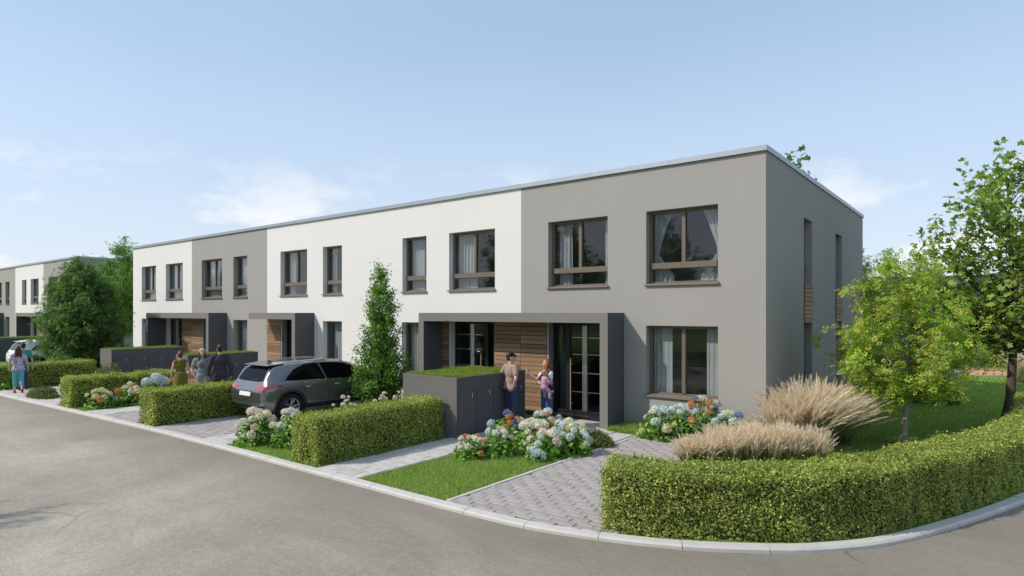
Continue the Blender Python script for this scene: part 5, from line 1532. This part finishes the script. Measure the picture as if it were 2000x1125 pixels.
# the baby sits on her arm, back to the viewer's right
def baby(loc, rz):
    head = [('e', (0, 0, .42), (.066, .076, .078)), ('e', (0, -.03, .385), (.045, .045, .04)), ('e', (.066, .005, .41), (.01, .016, .02)), ('e', (-.066, .005, .41), (.01, .016, .02)), ('c', (0, -.068, .41), (0, -.08, .402), .007, .009), ('c', (0, .01, .30), (0, 0, .38), .035, .033)]
    tors = [('e', (0, 0, .20), (.085, .07, .13)), ('c', (-.07, .0, .285), (.07, .0, .285), .04, .04), ('e', (0, .01, .09), (.09, .08, .075))]
    lim = [('c', (.08, 0, .285), (.13, -.05, .20), .032, .027), ('c', (.13, -.05, .20), (.10, -.13, .20), .027, .02), ('c', (-.08, 0, .285), (-.13, -.05, .20), .032, .027), ('c', (-.13, -.05, .20), (-.10, -.13, .20), .027, .02)]
    fing = []
    for sx in (-1, 1):
        for k in (-.012, -.004, .004, .012): fing.append(('c', (sx * .10, -.135, .20 + k), (sx * .095, -.17, .195 + k * 1.5), .006, .005))
        fing.append(('c', (sx * .095, -.135, .212), (sx * .08, -.155, .222), .006, .005))
    legs = [('c', (.05, 0, .07), (.10, -.08, -.02), .048, .036), ('c', (.10, -.08, -.02), (.105, -.06, -.14), .034, .024), ('c', (.105, -.06, -.15), (.11, -.11, -.17), .022, .018), ('c', (-.05, 0, .07), (-.10, -.08, -.02), .048, .036), ('c', (-.10, -.08, -.02), (-.105, -.06, -.14), .034, .024), ('c', (-.105, -.06, -.15), (-.11, -.11, -.17), .022, .018)]
    b = mesh_obj('person', fuse(head + tors + lim + fing + legs, .006, SKIN, smooth=2, keep=.22)); tag(b, "baby in a mauve suit held against the red-haired woman's chest", 'baby')
    b.location = loc; b.rotation_euler = (0, 0, rz)
    def grow(pr, e): return [('c', p[1], p[2], p[3] + e, p[4] + e) if p[0] == 'c' else ('e', p[1], tuple(x + e for x in p[2])) for p in pr]
    mesh_obj('suit', fuse(grow(tors, .012) + grow(lim, .008) + grow([legs[0], legs[1], legs[3], legs[4]], .008), .009, CL['mauve'], [((0, 0, .335), (0, 0, 1))]), b)
    mesh_obj('hair', fuse([('e', (0, .012, .435), (.070, .078, .072))], .009, HAIR['blond']), b)
    e = MB()
    for sx in (-.026, .026): ellipsoid(e, (sx, -.072, .418), (.008, .005, .006), None, 8)
    e.build('eyes', EYE, b, True)
baby((-4.50, -1.62, .93), 2.75)
person('woman in an olive belted dress with a dark hair bun, seen from behind', (-14.9, -5.24, .022), -2.1, 1.62,
       dict(el=(.24, .05, 1.14), wl=(.25, .0, .90), er=(-.25, .05, 1.14), wr=(-.27, -.02, .90)),
       [('top', 'bodice', CL['olive'], 1.0, 0, .012), ('skirt', 'skirt', CL['olive'], .52), ('belt', CL['belt']), ('shoes', CL['black']), ('hair', HAIR['auburn'], 'bun')], female=True)
person('person in a grey printed T-shirt and pale knit hat facing the road', (-14.38, -4.86, .022), 1.05, 1.68,
       dict(el=(.28, .04, 1.15), wl=(.20, -.04, .93), er=(-.28, .04, 1.15), wr=(-.20, -.04, .93)),
       [('top', 'shirt', CL['grey'], .90, .6, .018), ('legs', 'trousers', CL['lightgrey'], 1.0, .018), ('shoes', CL['black']), ('hair', HAIR['brown'], 'longfront'), ('beanie', CL['beanie']), ('print', 'shirt', CL['black'])],
       look=.15, hands=(dict(dir=(-.3, .1, -.9), palm=(-.8, .2, 0)), dict(dir=(.3, .1, -.9), palm=(.8, .2, 0))))
person('man in a dark plum suit seen from behind', (-13.98, -4.54, .022), -2.05, 1.80,
       dict(el=(.28, .05, 1.14), wl=(.29, -.02, .90), er=(-.28, .05, 1.14), wr=(-.29, -.02, .90)),
       [('top', 'shirt', CL['mauve'], 1.0, 0, .006), ('top', 'jacket', CL['suit'], .80, 1.96, .024), ('legs', 'trousers', CL['suit'], 1.0, .016), ('shoes', CL['black']), ('hair', HAIR['dark'], 'short')], look=.1, build=1.06)
person('walking woman in a patterned top and turquoise trousers with pink shoes', (-22.35, -7.28, .018), -1.75, 1.60,
       dict(el=(.25, -.04, 1.14), wl=(.26, -.16, .93), er=(-.26, .09, 1.15), wr=(-.28, .05, .92), kl=(.09, -.13, .51), al=(.10, -.16, .09), fl=(.11, -.31, .035), kr=(-.09, -.03, .50), ar=(-.10, .27, .16), fr=(-.11, .17, .05)),
       [('top', 'shirt', CL['pattern'], .86, .5, .020), ('legs', 'trousers', CL['turquoise'], .35, .014), ('shoes', CL['pink']), ('hair', HAIR['brown'], 'long')], female=True, build=1.08)
person('walker in a green shirt and jeans beside the woman in the patterned top', (-23.3, -6.92, .022), -1.75, 1.66,
       dict(er=(-.26, .02, 1.14), wr=(-.30, -.06, .92), kr=(-.09, -.12, .51), ar=(-.10, -.14, .09), fr=(-.11, -.29, .035), kl=(.09, -.02, .50), al=(.10, .25, .14), fl=(.11, .12, .04)),
       [('top', 'shirt', CL['green'], .92, .6, .018), ('legs', 'trousers', CL['denim'], 1.0, .016), ('shoes', CL['black']), ('hair', HAIR['dark'], 'short')])

# ------------------------------------------------------------------ far right background
bn = thing('barn', 'tan batten-clad hall with a dark pitched roof far beyond the lawn', 'building', (2, 52, 0))
MB().box(-14, 12, 0, 9, -.1, 4.0).build('wall', m_plain('tan_cladding', (.40, .33, .25), .8, var=.12), bn)
bt = MB()
for k in range(104): bt.box(-14 + k * .25, -13.93 + k * .25, -.04, -.002, 0, 3.98)
tag(bt.build('battens', m_plain('tan_batten', (.30, .24, .175), .8), bn), kind='stuff')
rf = MB(); rf.add([(-14.6, -.7, 3.9), (12.6, -.7, 3.9), (12.6, 4.5, 6.2), (-14.6, 4.5, 6.2), (12.6, 9.7, 3.9), (-14.6, 9.7, 3.9), (-14.6, -.7, 3.75), (12.6, -.7, 3.75), (12.6, 4.5, 6.05), (-14.6, 4.5, 6.05), (12.6, 9.7, 3.75), (-14.6, 9.7, 3.75)],
                   [(0, 1, 2, 3), (3, 2, 4, 5), (7, 6, 9, 8), (8, 9, 11, 10), (0, 6, 7, 1), (4, 10, 11, 5), (0, 3, 9, 6), (3, 5, 11, 9), (1, 7, 8, 2), (2, 8, 10, 4)])
rf.build('roof', m_plain('dark_roof', (.05, .053, .06), .7, var=.2, vscale=2), bn)
pf = thing('play_frame', 'low orange wooden play frame on the sandy path', 'play frame', (3.55, 21.0, 0))
pw = m_wood('orange_wood', (.42, .20, .09), (.55, .30, .14))
for k in range(6): MB().box(-.75 + k * .28, -.68 + k * .28, -.04, .03, 0, .34 + .08 * (k % 2)).build('post', pw, pf)
MB().box(-.95, .95, -.07, -.042, .22, .30).build('rail', pw, pf)
MB().box(-.95, .95, -.07, -.042, .08, .15).build('rail', pw, pf)
MB().box(.86, 1.02, -.08, .08, 0, .52).build('end_post', pw, pf)
